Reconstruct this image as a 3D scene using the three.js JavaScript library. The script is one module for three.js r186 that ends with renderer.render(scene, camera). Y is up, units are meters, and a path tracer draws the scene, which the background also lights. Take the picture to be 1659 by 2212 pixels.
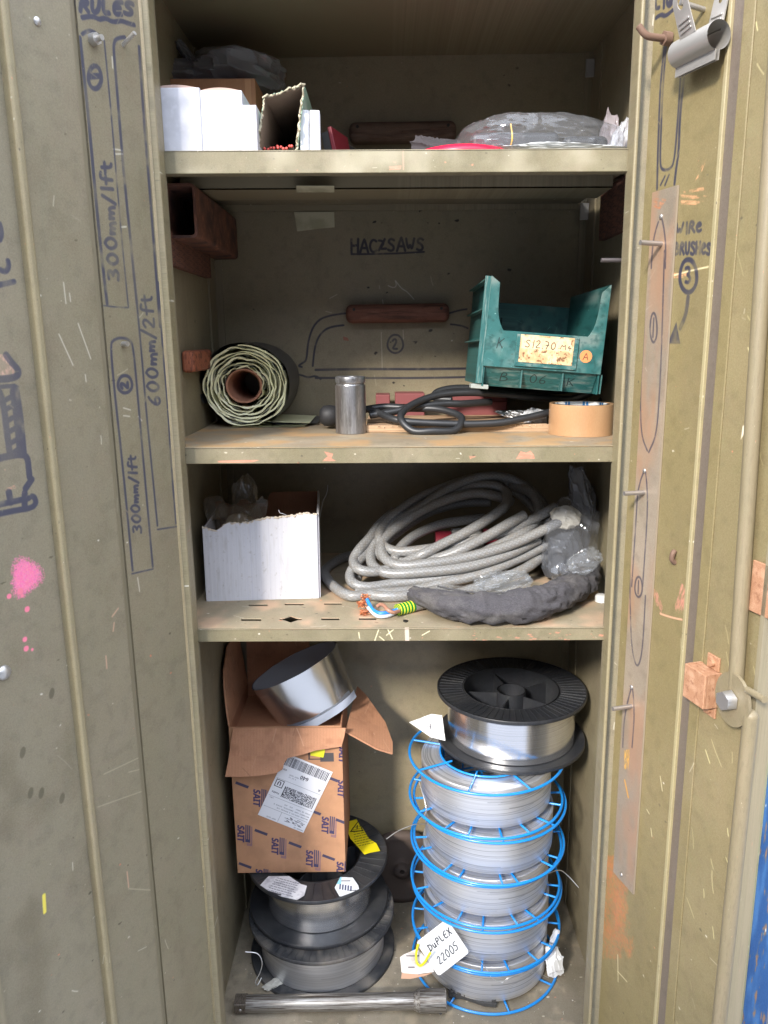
import * as THREE from 'three';
import { RoundedBoxGeometry } from 'three/addons/geometries/RoundedBoxGeometry.js';
import { mergeGeometries, toCreasedNormals } from 'three/addons/utils/BufferGeometryUtils.js';

// ---------- camera ----------
const scene = new THREE.Scene();
const FOCAL = 1679;                                  // in pixels of a 1659 x 2212 picture
const camera = new THREE.PerspectiveCamera(2 * Math.atan(1106 / FOCAL) * 180 / Math.PI, 0.75, 0.05, 400);
camera.position.set(-0.019, 1.2486, 1.1314);
camera.rotation.set(-0.2204, 0.0036, -0.0143, 'YXZ');
camera.updateMatrixWorld(true);

// ---------- sky: bright, thinly overcast ----------
const SUN = new THREE.Vector3(-0.55, 0.66, 1).normalize();   // towards the light
{
  const W = 256, H = 128, data = new Float32Array(W * H * 4), v = new THREE.Vector3();
  for (let j = 0; j < H; j++) for (let i = 0; i < W; i++) {
    const el = ((j + 0.5) / H - 0.5) * Math.PI, az = ((i + 0.5) / W - 0.5) * 2 * Math.PI;
    v.set(Math.cos(el) * Math.cos(az), Math.sin(el), Math.cos(el) * Math.sin(az));
    const up = Math.max(0, v.y), near = Math.max(0, v.dot(SUN));
    const c = 0.3 + 1.05 * up + 0.7 * Math.pow(near, 4);
    const g = v.y < 0 ? 0.35 : 1, k = (j * W + i) * 4;
    data[k] = 0.89 * c * g; data[k + 1] = 0.975 * c * g; data[k + 2] = 1.14 * c * g; data[k + 3] = 1;
  }
  const sky = new THREE.DataTexture(data, W, H, THREE.RGBAFormat, THREE.FloatType);
  sky.mapping = THREE.EquirectangularReflectionMapping; sky.magFilter = THREE.LinearFilter; sky.needsUpdate = true;
  scene.background = sky; scene.environment = sky;
}
const sun = new THREE.DirectionalLight(new THREE.Color(1, 0.93, 0.84), 1.9);
sun.position.copy(SUN).multiplyScalar(6).add(new THREE.Vector3(0, 0.9, 0));
sun.target.position.set(0, 0.9, 0);
sun.castShadow = true; sun.shadow.radius = 15; sun.shadow.mapSize.set(2048, 2048);
Object.assign(sun.shadow.camera, { left: -2, right: 2, top: 2, bottom: -2, near: 0.5, far: 14 });
scene.add(sun, sun.target);

const renderer = new THREE.WebGLRenderer({ antialias: true });
renderer.toneMapping = THREE.LinearToneMapping;
renderer.toneMappingExposure = 3.25;
renderer.shadowMap.enabled = true;

// ---------- helpers: pixels of the 1659 x 2212 photograph to places ----------
const V = (x, y, z) => new THREE.Vector3(x, y, z);
const CAM = camera.position.clone();
function ray(px, py) { return V((px - 829.5) / FOCAL, -(py - 1106) / FOCAL, -1).applyQuaternion(camera.quaternion); }
function PZ(px, py, z) { const d = ray(px, py); return CAM.clone().addScaledVector(d, (z - CAM.z) / d.z); }
function PY(px, py, y) { const d = ray(px, py); return CAM.clone().addScaledVector(d, (y - CAM.y) / d.y); }
function PX(px, py, x) { const d = ray(px, py); return CAM.clone().addScaledVector(d, (x - CAM.x) / d.x); }
function PN(px, py, o, n) { const d = ray(px, py); return CAM.clone().addScaledVector(d, o.clone().sub(CAM).dot(n) / d.dot(n)); }

// ---------- random numbers and noise ----------
function Rnd(a) { a = a >>> 0; return () => { a = (a + 0x6D2B79F5) | 0; let t = Math.imul(a ^ a >>> 15, 1 | a); t = t + Math.imul(t ^ t >>> 7, 61 | t) ^ t; return ((t ^ t >>> 14) >>> 0) / 4294967296; }; }
function hash(x, y, z) { let h = Math.imul(x, 374761393) + Math.imul(y, 668265263) + Math.imul(z, 1274126177); h = Math.imul(h ^ h >>> 13, 1274126177); return ((h ^ h >>> 16) >>> 0) / 4294967296; }
function vn(x, y, z = 0) {
  const xi = Math.floor(x), yi = Math.floor(y), zi = Math.floor(z); let u = x - xi, v = y - yi, w = z - zi;
  u = u * u * (3 - 2 * u); v = v * v * (3 - 2 * v); w = w * w * (3 - 2 * w);
  const L = (a, b, t) => a + (b - a) * t;
  return L(L(L(hash(xi, yi, zi), hash(xi + 1, yi, zi), u), L(hash(xi, yi + 1, zi), hash(xi + 1, yi + 1, zi), u), v),
    L(L(hash(xi, yi, zi + 1), hash(xi + 1, yi, zi + 1), u), L(hash(xi, yi + 1, zi + 1), hash(xi + 1, yi + 1, zi + 1), u), v), w);
}
function fbm(x, y, z = 0, o = 4) { let s = 0, a = 0.5, t = 0; for (let i = 0; i < o; i++) { s += a * vn(x, y, z); t += a; a *= 0.5; x = x * 2.03 + 11.3; y = y * 2.03 + 5.7; z = z * 2.03 + 3.1; } return s / t; }
const sstep = (a, b, x) => { const t = Math.min(1, Math.max(0, (x - a) / (b - a))); return t * t * (3 - 2 * t); };
const lerp = (a, b, t) => a + (b - a) * t;

// ---------- canvases ----------
function canvas(w, h) { const c = document.createElement('canvas'); c.width = Math.max(2, Math.round(w)); c.height = Math.max(2, Math.round(h)); return c; }
function layer(ctx, cell, rgb, amax, lo, hi, seed, sx = 1, sy = 1) {           // blotches of one colour
  const W = ctx.canvas.width, H = ctx.canvas.height, w = Math.ceil(W / cell), h = Math.ceil(H / cell), c = canvas(w, h), x = c.getContext('2d'), im = x.createImageData(c.width, c.height);
  for (let j = 0; j < c.height; j++) for (let i = 0; i < c.width; i++) {
    const k = (j * c.width + i) * 4; im.data[k] = rgb[0]; im.data[k + 1] = rgb[1]; im.data[k + 2] = rgb[2];
    im.data[k + 3] = 255 * amax * sstep(lo, hi, fbm(i * 0.22 * sx, j * 0.22 * sy, seed * 7.3, 4));
  }
  x.putImageData(im, 0, 0); ctx.imageSmoothingEnabled = true; ctx.drawImage(c, 0, 0, c.width * cell, c.height * cell);
}
function grain(ctx, amt, seed) {                                               // fine speckle
  const W = ctx.canvas.width, H = ctx.canvas.height, im = ctx.getImageData(0, 0, W, H), r = Rnd(seed);
  for (let k = 0; k < im.data.length; k += 4) { const g = (r() + r() - 1) * amt; im.data[k] += g; im.data[k + 1] += g; im.data[k + 2] += g; }
  ctx.putImageData(im, 0, 0);
}
function scratches(ctx, n, lmin, lmax, col, wmax, seed, ang = null) {
  const r = Rnd(seed), W = ctx.canvas.width, H = ctx.canvas.height; ctx.lineCap = 'round';
  for (let i = 0; i < n; i++) {
    const x = r() * W, y = r() * H, a = ang === null ? r() * 6.28 : ang + (r() - 0.5) * 0.7, l = lmin + (lmax - lmin) * r() * r();
    ctx.strokeStyle = `rgba(${col},${0.2 + 0.7 * r()})`; ctx.lineWidth = 0.5 + r() * wmax; ctx.beginPath(); ctx.moveTo(x, y);
    ctx.quadraticCurveTo(x + Math.cos(a) * l * 0.5 + (r() - 0.5) * l * 0.2, y + Math.sin(a) * l * 0.5, x + Math.cos(a) * l, y + Math.sin(a) * l); ctx.stroke();
  }
}
function chips(ctx, n, smin, smax, cols, seed, zone) {
  const r = Rnd(seed), W = ctx.canvas.width, H = ctx.canvas.height;
  for (let i = 0; i < n; i++) {
    const x = zone ? zone[0] + r() * zone[2] : r() * W, y = zone ? zone[1] + r() * zone[3] : r() * H, s = smin + (smax - smin) * r() ** 3, m = 5 + (r() * 5 | 0);
    ctx.fillStyle = `rgba(${cols[r() * cols.length | 0]},${0.55 + 0.45 * r()})`; ctx.beginPath();
    for (let k = 0; k < m; k++) { const a = k / m * 6.283, q = s * (0.4 + r()); ctx.lineTo(x + Math.cos(a) * q * (1 + r()), y + Math.sin(a) * q); } ctx.fill();
  }
}
function tex(c, srgb = true, wrap = false) {
  const t = new THREE.CanvasTexture(c); if (srgb) t.colorSpace = THREE.SRGBColorSpace; if (wrap) t.wrapS = t.wrapT = THREE.RepeatWrapping;
  t.anisotropy = 8; t.needsUpdate = true; return t;
}
function css(c) { return `rgb(${c[0]},${c[1]},${c[2]})`; }

// ---------- handwriting: a small stroke alphabet ----------
const G = {
  A: [[[0, 0], [.3, 1], [.36, 1], [.64, 0]], [[.1, .36], [.56, .34]]], B: [[[.05, 0], [.05, 1], [.4, .95], [.48, .76], [.38, .56], [.08, .52]], [[.1, .52], [.45, .46], [.58, .25], [.45, .03], [.05, 0]]],
  C: [[[.55, .85], [.38, 1], [.15, .88], [.03, .5], [.14, .12], [.36, 0], [.56, .14]]], D: [[[.05, 0], [.06, 1]], [[-.02, .98], [.3, .95], [.56, .72], [.58, .4], [.4, .1], [.02, 0]]],
  E: [[[.5, .98], [.05, 1], [.04, 0], [.52, .03]], [[.05, .52], [.42, .54]]], F: [[[.5, 1], [.05, 1], [.05, 0]], [[.05, .5], [.4, .52]]],
  G: [[[.55, .85], [.36, 1], [.12, .85], [.03, .48], [.14, .1], [.4, 0], [.56, .16], [.56, .42], [.34, .42]]], H: [[[.04, 1], [.05, 0]], [[.56, 1], [.55, 0]], [[.05, .5], [.55, .53]]],
  I: [[[.2, 1], [.2, 0]]], K: [[[.05, 1], [.05, 0]], [[.52, .95], [.07, .45]], [[.18, .55], [.56, 0]]], L: [[[.05, 1], [.04, .02], [.48, .05]]],
  O: [[[.3, 1], [.08, .8], [.03, .4], [.18, .03], [.42, .03], [.57, .4], [.5, .82], [.28, 1]]], P: [[[.05, 0], [.05, 1], [.42, .94], [.52, .72], [.4, .5], [.06, .46]]],
  R: [[[.05, 0], [.05, 1], [.42, .95], [.5, .74], [.38, .54], [.06, .5]], [[.24, .5], [.58, 0]]], S: [[[.52, .86], [.34, 1], [.1, .9], [.08, .68], [.3, .54], [.5, .36], [.48, .1], [.26, 0], [.03, .12]]],
  T: [[[0, 1], [.58, .98]], [[.29, .98], [.28, 0]]], U: [[[.04, 1], [.06, .25], [.22, 0], [.42, .06], [.54, .35], [.55, 1]]], W: [[[0, 1], [.14, 0], [.32, .62], [.48, .02], [.68, 1]]],
  X: [[[.03, 1], [.56, 0]], [[.55, 1], [.02, 0]]], Z: [[[.04, .86], [.55, .8], [.08, .2], [.6, .22]], [[.02, .1], [.5, .95]]], M: [[[.02, 0], [.08, 1], [.34, .4], [.6, 1], [.66, 0]]],
  m: [[[.02, .5], [.04, 0], [.05, .35], [.18, .5], [.28, .35], [.29, 0], [.3, .36], [.44, .5], [.54, .34], [.56, 0]]], f: [[[.5, .9], [.34, 1], [.22, .85], [.2, 0]], [[.02, .52], [.42, .54]]],
  t: [[[.22, .85], [.22, .1], [.4, .02]], [[0, .58], [.46, .6]]], u: [[[.04, .62], [.06, .15], [.2, 0], [.4, .1], [.42, .62]], [[.42, .62], [.46, 0]]], e: [[[.05, .5], [.5, .52], [.48, .78], [.25, .86], [.05, .55], [.1, .15], [.32, 0], [.52, .12]]],
  '/': [[[.02, -.1], [.4, 1.05]]], '.': [[[.1, .02], [.14, .05]]],
  0: [[[.3, 1], [.08, .82], [.03, .42], [.18, .03], [.42, .04], [.57, .45], [.48, .85], [.28, 1]]], 1: [[[.2, 1], [.2, 0]]],
  2: [[[.06, .8], [.22, 1], [.45, .92], [.48, .68], [.28, .36], [.03, .04], [.56, .05]]], 3: [[[.08, .92], [.35, 1], [.5, .8], [.38, .58], [.2, .53], [.42, .46], [.54, .24], [.36, .02], [.05, .08]]],
  4: [[[.4, 0], [.38, 1], [.03, .36], [.56, .38]]], 5: [[[.52, 1], [.12, .98], [.1, .6], [.34, .62], [.52, .42], [.46, .12], [.24, 0], [.04, .08]]], 6: [[[.46, .98], [.2, .75], [.05, .35], [.16, .04], [.4, .03], [.52, .25], [.4, .46], [.12, .36]]],
  7: [[[.04, .98], [.54, .98], [.24, 0]], [[.16, .5], [.46, .52]]], ' ': [],
};
const ADV = { I: .42, 1: .42, M: .82, W: .84, m: .72, f: .56, t: .56, '/': .52, '.': .3, ' ': .4 };
function smooth(ctx, p) { ctx.beginPath(); ctx.moveTo(p[0][0], p[0][1]); for (let i = 1; i < p.length - 1; i++) ctx.quadraticCurveTo(p[i][0], p[i][1], (p[i][0] + p[i + 1][0]) / 2, (p[i][1] + p[i + 1][1]) / 2); const e = p[p.length - 1]; ctx.lineTo(e[0], e[1]); ctx.stroke(); }
// map: photograph pixel -> canvas pixel. A, B: the baseline; up: the height of a capital, all in photograph pixels
function hand(ctx, map, text, A, B, up, lw, col, seed = 1) {
  const r = Rnd(seed); let tot = 0; for (const c of text) tot += ADV[c] ?? 0.74;
  const u = [(B[0] - A[0]) / tot, (B[1] - A[1]) / tot]; let adv = 0; ctx.lineCap = ctx.lineJoin = 'round'; ctx.strokeStyle = col; ctx.lineWidth = lw;
  for (const c of text) {
    const jy = (r() - .5) * .08, js = 1 + (r() - .5) * .12;
    for (const s of G[c] ?? []) smooth(ctx, s.map(([x, y]) => map(A[0] + u[0] * (adv + x * js) + up[0] * (y * js + jy), A[1] + u[1] * (adv + x * js) + up[1] * (y * js + jy))));
    adv += ADV[c] ?? 0.74;
  }
}
function stroke(ctx, map, pts, lw, col, k = [1, 0, 1, 0]) { ctx.lineCap = ctx.lineJoin = 'round'; ctx.strokeStyle = col; ctx.lineWidth = lw; smooth(ctx, pts.map(([x, y]) => map(x * k[0] + k[1], y * k[2] + k[3]))); }
function oval(ctx, map, cx, cy, rx, ry, lw, col) { const p = []; for (let i = 0; i <= 22; i++) { const a = i / 21 * 6.283 - 1.2; p.push(map(cx + rx * Math.cos(a) * (1 + .04 * Math.sin(3 * a)), cy + ry * Math.sin(a))); } ctx.lineCap = 'round'; ctx.strokeStyle = col; ctx.lineWidth = lw; smooth(ctx, p); }
function fillPoly(ctx, map, pts, col, k = [1, 0, 1, 0]) { ctx.fillStyle = col; ctx.beginPath(); pts.forEach(([x, y]) => ctx.lineTo(...map(x * k[0] + k[1], y * k[2] + k[3]))); ctx.fill(); }

// marker ink is drawn on its own sheet, worn away in patches and along scratches, then laid on the paint
function wear(ctx, ink, alpha, seed) {
  ink.globalCompositeOperation = 'destination-out'; layer(ink, 3, [0, 0, 0], 0.7, 0.56, 0.8, seed, 1, .7); layer(ink, 11, [0, 0, 0], 0.4, 0.45, 0.75, seed + 2); scratches(ink, 160, 4, 30, '0,0,0', 1.2, seed + 4); chips(ink, 260, .4, 1.4, ['0,0,0'], seed + 5);
  ctx.globalAlpha = alpha; ctx.drawImage(ink.canvas, 0, 0); ctx.globalAlpha = 1;
}
// bare primer or metal showing where paint was rubbed off: many broken strokes inside an outline
function scuff(ctx, map, pts, rgb, k = [1, 0, 1, 0], seed = 3) {
  const q = pts.map(([x, y]) => map(x * k[0] + k[1], y * k[2] + k[3])), r = Rnd(seed + (q[0][0] * 7 | 0)), xs = q.map((p) => p[0]), ys = q.map((p) => p[1]), x0 = Math.min(...xs), x1 = Math.max(...xs), y0 = Math.min(...ys), y1 = Math.max(...ys);
  let best = 0, a = 0; q.forEach((p, i) => { const n = q[(i + 1) % q.length], d = Math.hypot(n[0] - p[0], n[1] - p[1]); if (d > best) { best = d; a = Math.atan2(n[1] - p[1], n[0] - p[0]); } });
  ctx.save(); ctx.beginPath(); q.forEach((p) => ctx.lineTo(p[0], p[1])); ctx.closePath(); ctx.clip(); ctx.lineCap = 'butt';
  const n = Math.max(14, (x1 - x0) * (y1 - y0) / 3 | 0);
  for (let i = 0; i < n; i++) { const x = lerp(x0, x1, r()), y = lerp(y0, y1, r()), l = best * (.06 + .4 * r() * r()), b = a + (r() - .5) * .16; if (fbm(x * .09, y * .09, seed, 3) < .42) continue; const v = .82 + .3 * r(); ctx.strokeStyle = `rgba(${rgb[0] * v | 0},${rgb[1] * v | 0},${rgb[2] * v | 0},${.35 + .55 * r()})`; ctx.lineWidth = .5 + 1.5 * r() * r(); ctx.beginPath(); ctx.moveTo(x - Math.cos(b) * l / 2, y - Math.sin(b) * l / 2); ctx.lineTo(x + Math.cos(b) * l / 2, y + Math.sin(b) * l / 2); ctx.stroke(); }
  ctx.restore();
}
// ---------- meshes, materials, names ----------
function mat(o) { const p = { roughness: 0.7, metalness: 0, side: THREE.DoubleSide, ...o }; if (Array.isArray(p.color)) p.color = new THREE.Color().setRGB(...p.color); return new THREE.MeshPhysicalMaterial(p); }
const used = {};
function uniq(n) { const k = used[n] = (used[n] ?? -1) + 1; return k ? `${n}_${String(k).padStart(3, '0')}` : n; }
function mesh(name, geo, m, parent) { const o = new THREE.Mesh(geo, m); o.castShadow = o.receiveShadow = true; o.name = parent && parent !== scene ? name : uniq(name); (parent ?? scene).add(o); return o; }
function group(name, parent) { const g = new THREE.Group(); g.name = parent ? name : uniq(name); (parent ?? scene).add(g); return g; }
function tag(o, label, category, grp, kind) { Object.assign(o.userData, { label, category }); if (grp) o.userData.group = grp; if (kind) o.userData.kind = kind; return o; }
function bx(x0, x1, y0, y1, z0, z1, r = 0) {
  const w = Math.abs(x1 - x0), h = Math.abs(y1 - y0), d = Math.abs(z1 - z0);
  const g = r ? new RoundedBoxGeometry(w, h, d, 2, Math.min(r, w / 2.01, h / 2.01, d / 2.01)) : new THREE.BoxGeometry(w, h, d);
  g.translate((x0 + x1) / 2, (y0 + y1) / 2, (z0 + z1) / 2); return g;
}
function merge(list) { return mergeGeometries(list.map((g) => { const q = g.index ? g.toNonIndexed() : g; for (const k of Object.keys(q.attributes)) if (!['position', 'normal', 'uv'].includes(k)) q.deleteAttribute(k); if (!q.attributes.uv) q.setAttribute('uv', new THREE.BufferAttribute(new Float32Array(q.attributes.position.count * 2), 2)); return q; })); }
function tube(pts, r, seg, rad = 10, closed = false, tension = 0.5) {
  const c = new THREE.CatmullRomCurve3(pts, closed, 'catmullrom', tension), L = c.getLength(), g = new THREE.TubeGeometry(c, seg ?? Math.max(8, Math.ceil(L / 0.006)), r, rad, closed), uv = g.attributes.uv;
  for (let i = 0; i < uv.count; i++) uv.setX(i, uv.getX(i) * L);
  if (closed) return g;
  const caps = [0, 1].map((t) => { const s = new THREE.SphereGeometry(r, rad, 5); s.scale(1, 1, 0.35); const q = new THREE.Quaternion().setFromUnitVectors(V(0, 0, 1), c.getTangentAt(t)); s.applyQuaternion(q); const p = c.getPointAt(t); s.translate(p.x, p.y, p.z); return s; });
  return merge([g, ...caps]);
}
function rod(a, b, r, rad = 12, r2 = r) { const d = b.clone().sub(a), g = new THREE.CylinderGeometry(r2, r, d.length(), rad); g.applyQuaternion(new THREE.Quaternion().setFromUnitVectors(V(0, 1, 0), d.clone().normalize())); const m = a.clone().add(b).multiplyScalar(0.5); g.translate(m.x, m.y, m.z); return g; }
function lathe(pts, seg = 64) { return new THREE.LatheGeometry(pts.map(([x, y]) => new THREE.Vector2(x, y)), seg); }
// a flat sheet of thickness t with the given outline in space (points all near one plane); uv in metres along U, W, or 0..1 over its box when fit
function slab(pts, t, { fit = false, bulge = 0, flip = false } = {}) {
  const n = V(0, 0, 0), c = V(0, 0, 0); pts.forEach((p, i) => { const q = pts[(i + 1) % pts.length]; n.add(V((p.y - q.y) * (p.z + q.z), (p.z - q.z) * (p.x + q.x), (p.x - q.x) * (p.y + q.y))); c.add(p); });
  n.normalize(); c.multiplyScalar(1 / pts.length); if (n.dot(CAM.clone().sub(c)) < 0) n.negate(); if (flip) n.negate();
  let U = V(1, 0, 0).addScaledVector(n, -n.x); if (U.length() < 0.25) U = V(0, 0, -1).addScaledVector(n, n.z); U.normalize(); const Wv = n.clone().cross(U).normalize();
  const p2 = pts.map((p) => { const d = p.clone().sub(c); return new THREE.Vector2(d.dot(U), d.dot(Wv)); });
  const s = new THREE.Shape(p2), g = new THREE.ExtrudeGeometry(s, { depth: t, bevelEnabled: false });
  const xs = p2.map((p) => p.x), ys = p2.map((p) => p.y), x0 = Math.min(...xs), x1 = Math.max(...xs), y0 = Math.min(...ys), y1 = Math.max(...ys), uv = g.attributes.uv, P = g.attributes.position;
  for (let i = 0; i < uv.count; i++) uv.setXY(i, fit ? (P.getX(i) - x0) / (x1 - x0) : P.getX(i), fit ? (P.getY(i) - y0) / (y1 - y0) : P.getY(i));
  const M = new THREE.Matrix4().makeBasis(U, Wv, n).setPosition(c); g.applyMatrix4(M);
  g.userData = { U, Wv, n, c, x0, x1, y0, y1 }; return g;
}
function disp(g, f) { const P = g.attributes.position, v = V(0, 0, 0); for (let i = 0; i < P.count; i++) { v.fromBufferAttribute(P, i); f(v, i); P.setXYZ(i, v.x, v.y, v.z); } g.computeVertexNormals(); return g; }

// =====================================================================
// the yard the cabinet stands in (below the frame)
// =====================================================================
const ground = mesh('ground', new THREE.BoxGeometry(60, 0.2, 60).translate(0, -0.24, 20), mat({ color: [0.3, 0.3, 0.31], roughness: 0.95 }));
ground.userData.kind = 'structure';
// unseen wall added behind the camera to keep low sky out of the cabinet
{ const g = group('added_blocking_wall'); g.position.set(0, -0.14, 4.2); mesh('wall', bx(-8, 8, 0, 2.95, 0, .3), mat({ color: [.11, .11, .12], roughness: .9 }), g); mesh('coping', bx(-8.05, 8.05, 2.95, 3.05, -.05, .35), mat({ color: [.3, .3, .29], roughness: .9 }), g); tag(g, 'long dull unseen wall added to keep low sky out of the cabinet', 'wall'); }

// =====================================================================
// cabinet: shell, frame, shelves, doors
// =====================================================================
const IL = -0.348, IR = 0.372, BZ = -0.44, TOP = 1.752, W2 = 0.3126, Y0 = -0.1, Y1 = 1.80;
const OLIVE = [135, 125, 101], INK = 'rgb(60,61,80)', PRIMER = ['206,128,98', '214,140,118', '190,110,84'], SCR = '222,214,196';
const cabinet = group('tool_cabinet');
tag(cabinet, 'open olive green steel tool cabinet with three shelves and hand drawn tool outlines', 'cabinet');
function paint(w, h, ppm, base, seed, o = {}) {
  const c = canvas(w * ppm, h * ppm), x = c.getContext('2d'); x.fillStyle = css(base); x.fillRect(0, 0, c.width, c.height);
  layer(x, 22, o.dust ?? [148, 136, 114], o.dustA ?? 0.25, 0.42, 0.75, seed); layer(x, 9, [96, 86, 66], o.dirtA ?? 0.17, 0.5, 0.8, seed + 1, 1, 0.6); layer(x, 3, base.map((v) => v * 0.86 | 0), 0.35, 0.52, 0.75, seed + 2);
  if (o.streak) layer(x, 6, o.streak, 0.4, 0.55, 0.8, seed + 3, 3, 0.25);
  scratches(x, (o.scr ?? 60) * w * h * 0.8 | 0, 3, 40, SCR, 0.7, seed + 4); chips(x, (o.chip ?? 60) * w * h * 3 | 0, 0.4, 1.8, ['226,220,206', '205,196,176', ...PRIMER.slice(0, 1)], seed + 5);
  chips(x, (o.chip ?? 60) * w * h * 2 | 0, 0.5, 2.2, ['76,70,54', '84,76,60'], seed + 6); grain(x, 9, seed + 7); return c;
}
function paintMat(c, o = {}) { return mat({ map: tex(c), roughness: 0.52, ...o }); }
// a box whose faces towards +z carry the picture c
function facePlate(x0, x1, y0, y1, z0, z1) { return bx(x0, x1, y0, y1, z0, z1); }
const plain = paint(0.5, 1, 900, OLIVE, 21);
const plainT = tex(plain, true, true), oliveM = mat({ map: plainT, roughness: 0.55 });
function metreUV(g, s = 1) { const P = g.attributes.position, N = g.attributes.normal, uv = g.attributes.uv; for (let i = 0; i < uv.count; i++) { const nx = Math.abs(N.getX(i)), ny = Math.abs(N.getY(i)); if (nx > 0.7) uv.setXY(i, P.getZ(i) * s * 2, P.getY(i) * s); else if (ny > 0.7) uv.setXY(i, P.getX(i) * s * 2, P.getZ(i) * s); else uv.setXY(i, P.getX(i) * s * 2, P.getY(i) * s); } return g; }
// --- the same olive paint inside
const sideC = paint(0.44, 1.76, 700, OLIVE, 31, { scr: 30, chip: 20, streak: [112, 100, 80] });
const sideM = paintMat(sideC, { roughness: 0.5 });
mesh('side_wall', facePlate(0, 0.44, 0, TOP, -0.003, 0).rotateY(Math.PI / 2).translate(IL, 0, 0) , sideM, cabinet);
mesh('side_wall', facePlate(0, 0.44, 0, TOP, -0.003, 0).rotateY(-Math.PI / 2).translate(IR, 0, -0.44), sideM, cabinet);
// --- back wall with the hacksaw drawing
{
  const w = IR - IL, h = TOP, ppm = 1000, c = paint(w, h, ppm, OLIVE, 41, { scr: 26, chip: 26 }), x = c.getContext('2d'), ix = canvas(c.width, c.height).getContext('2d');
  const map = (px, py) => { const p = PZ(px, py, BZ); return [(p.x - IL) * ppm, (TOP - p.y) * ppm]; };
  const k = [0.429, 677.7, 0.429, 576], INKB = 'rgb(34,34,50)';
  hand(ix, map, 'HACZSAWS', [758, 546], [920, 541], [0, -28], 4.4, INKB, 5); stroke(ix, map, [[759, 549], [830, 549], [916, 544]], 3.4, INKB);
  stroke(ix, map, [[160, 235], [60, 245], [0, 290], [-30, 380], [-35, 470], [-55, 485], [-80, 500], [-60, 505]], 3.6, INKB, k);
  stroke(ix, map, [[150, 295], [80, 300], [30, 340], [5, 400], [-5, 500]], 3.6, INKB, k);
  stroke(ix, map, [[10, 520], [200, 515], [480, 517], [770, 513]], 4.6, INKB, k); stroke(ix, map, [[10, 560], [250, 560], [500, 562], [770, 556]], 4, INKB, k);
  stroke(ix, map, [[-100, 540], [-60, 545], [-30, 560], [10, 548], [35, 566]], 3.6, INKB, k);
  stroke(ix, map, [[680, 235], [730, 220], [770, 214]], 3.2, INKB, k); stroke(ix, map, [[690, 290], [740, 295], [775, 310]], 3.2, INKB, k);
  oval(ix, map, 854, 743, 17, 20, 3.6, INKB); hand(ix, map, '2', [847, 755], [862, 755], [0, -24], 4, INKB, 3);
  stroke(x, map, [[375, 95], [400, 110], [420, 95], [405, 60], [440, 110], [470, 125], [505, 165]], 1.6, 'rgba(215,210,200,.7)', k);
  for (const [a, b] of [[[80, 160], [118, 140]], [[340, 330], [345, 520]], [[450, 320], [452, 365]], [[330, 95], [333, 112]], [[60, 225], [90, 232]]]) stroke(x, map, [a, b], 1.3, 'rgba(205,198,186,.6)', k);
  fillPoly(x, map, [[148, 352], [170, 358], [178, 374], [150, 370]], 'rgba(150,84,64,.8)', k);
  chips(x, 26, 1, 4, ['28,26,24', '36,32,28'], 77, [260, 250, 330, 420]);
  wear(x, ix, .82, 401); mesh('back_wall', facePlate(IL, IR, 0, TOP, BZ - 0.003, BZ), paintMat(c, { roughness: 0.42 }), cabinet);
}
mesh('ceiling_panel', metreUV(bx(IL, IR, TOP, TOP + 0.003, BZ, 0.004)), sideM, cabinet);
{
  const c = paint(IR - IL, 0.5, 1000, [124, 115, 98], 51, { dust: [176, 164, 144], dustA: 0.6, dirtA: 0.5, scr: 60, chip: 160 }), x = c.getContext('2d');
  layer(x, 5, [176, 160, 134], 0.5, 0.55, 0.8, 57); chips(x, 200, 0.6, 2.2, ['214,204,186', '186,174,152'], 58);
  mesh('floor_panel', bx(IL, IR, -0.004, 0, BZ, 0.05), paintMat(c, { roughness: 0.8 }), cabinet);
}
// --- outer shell
for (const [a, b] of [[IL - 0.022, IL - 0.018], [IR + 0.018, IR + 0.022]]) mesh('outer_skin', metreUV(bx(a, b, Y0, Y1, BZ - 0.02, 0.0)), oliveM, cabinet);
mesh('outer_skin', metreUV(bx(IL - 0.022, IR + 0.022, Y0, Y1, BZ - 0.026, BZ - 0.021)), oliveM, cabinet);
mesh('top_panel', metreUV(bx(IL - 0.022, IR + 0.022, Y1, Y1 + 0.004, BZ - 0.026, 0.03)), oliveM, cabinet);
mesh('plinth', metreUV(bx(-W2, W2, Y0, -0.006, 0.012, 0.02)), oliveM, cabinet);
mesh('head_rail', metreUV(bx(-W2, W2, 1.745, Y1, 0.006, 0.02)), oliveM, cabinet);
// --- front frame: an inner lip that stands proud of a shadowed channel
function stile(sgn, edge, lipW, out) {
  const g = group('frame_stile', cabinet), a = sgn * W2, b = sgn * (W2 + lipW), c = sgn * out;
  const lip = paint(0.1, 1.9, 700, [138, 127, 99], 61 + sgn, { chip: 60, scr: 40 });
  mesh('lip', metreUV(bx(a, b, Y0, Y1, 0.002, 0.030, 0.0025)), mat({ map: tex(lip, true, true), roughness: 0.45 }), g);
  mesh('channel', metreUV(bx(b, c, Y0, Y1, 0.002, 0.008)), oliveM, g);
  mesh('return', metreUV(bx(sgn * (W2 + 0.0012), edge, Y0 + 0.1, TOP, -0.006, 0.001)), oliveM, g);
}
stile(-1, IL - 0.02, 0.0095, 0.352); stile(1, IR + 0.02, 0.0055, 0.376);
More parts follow.
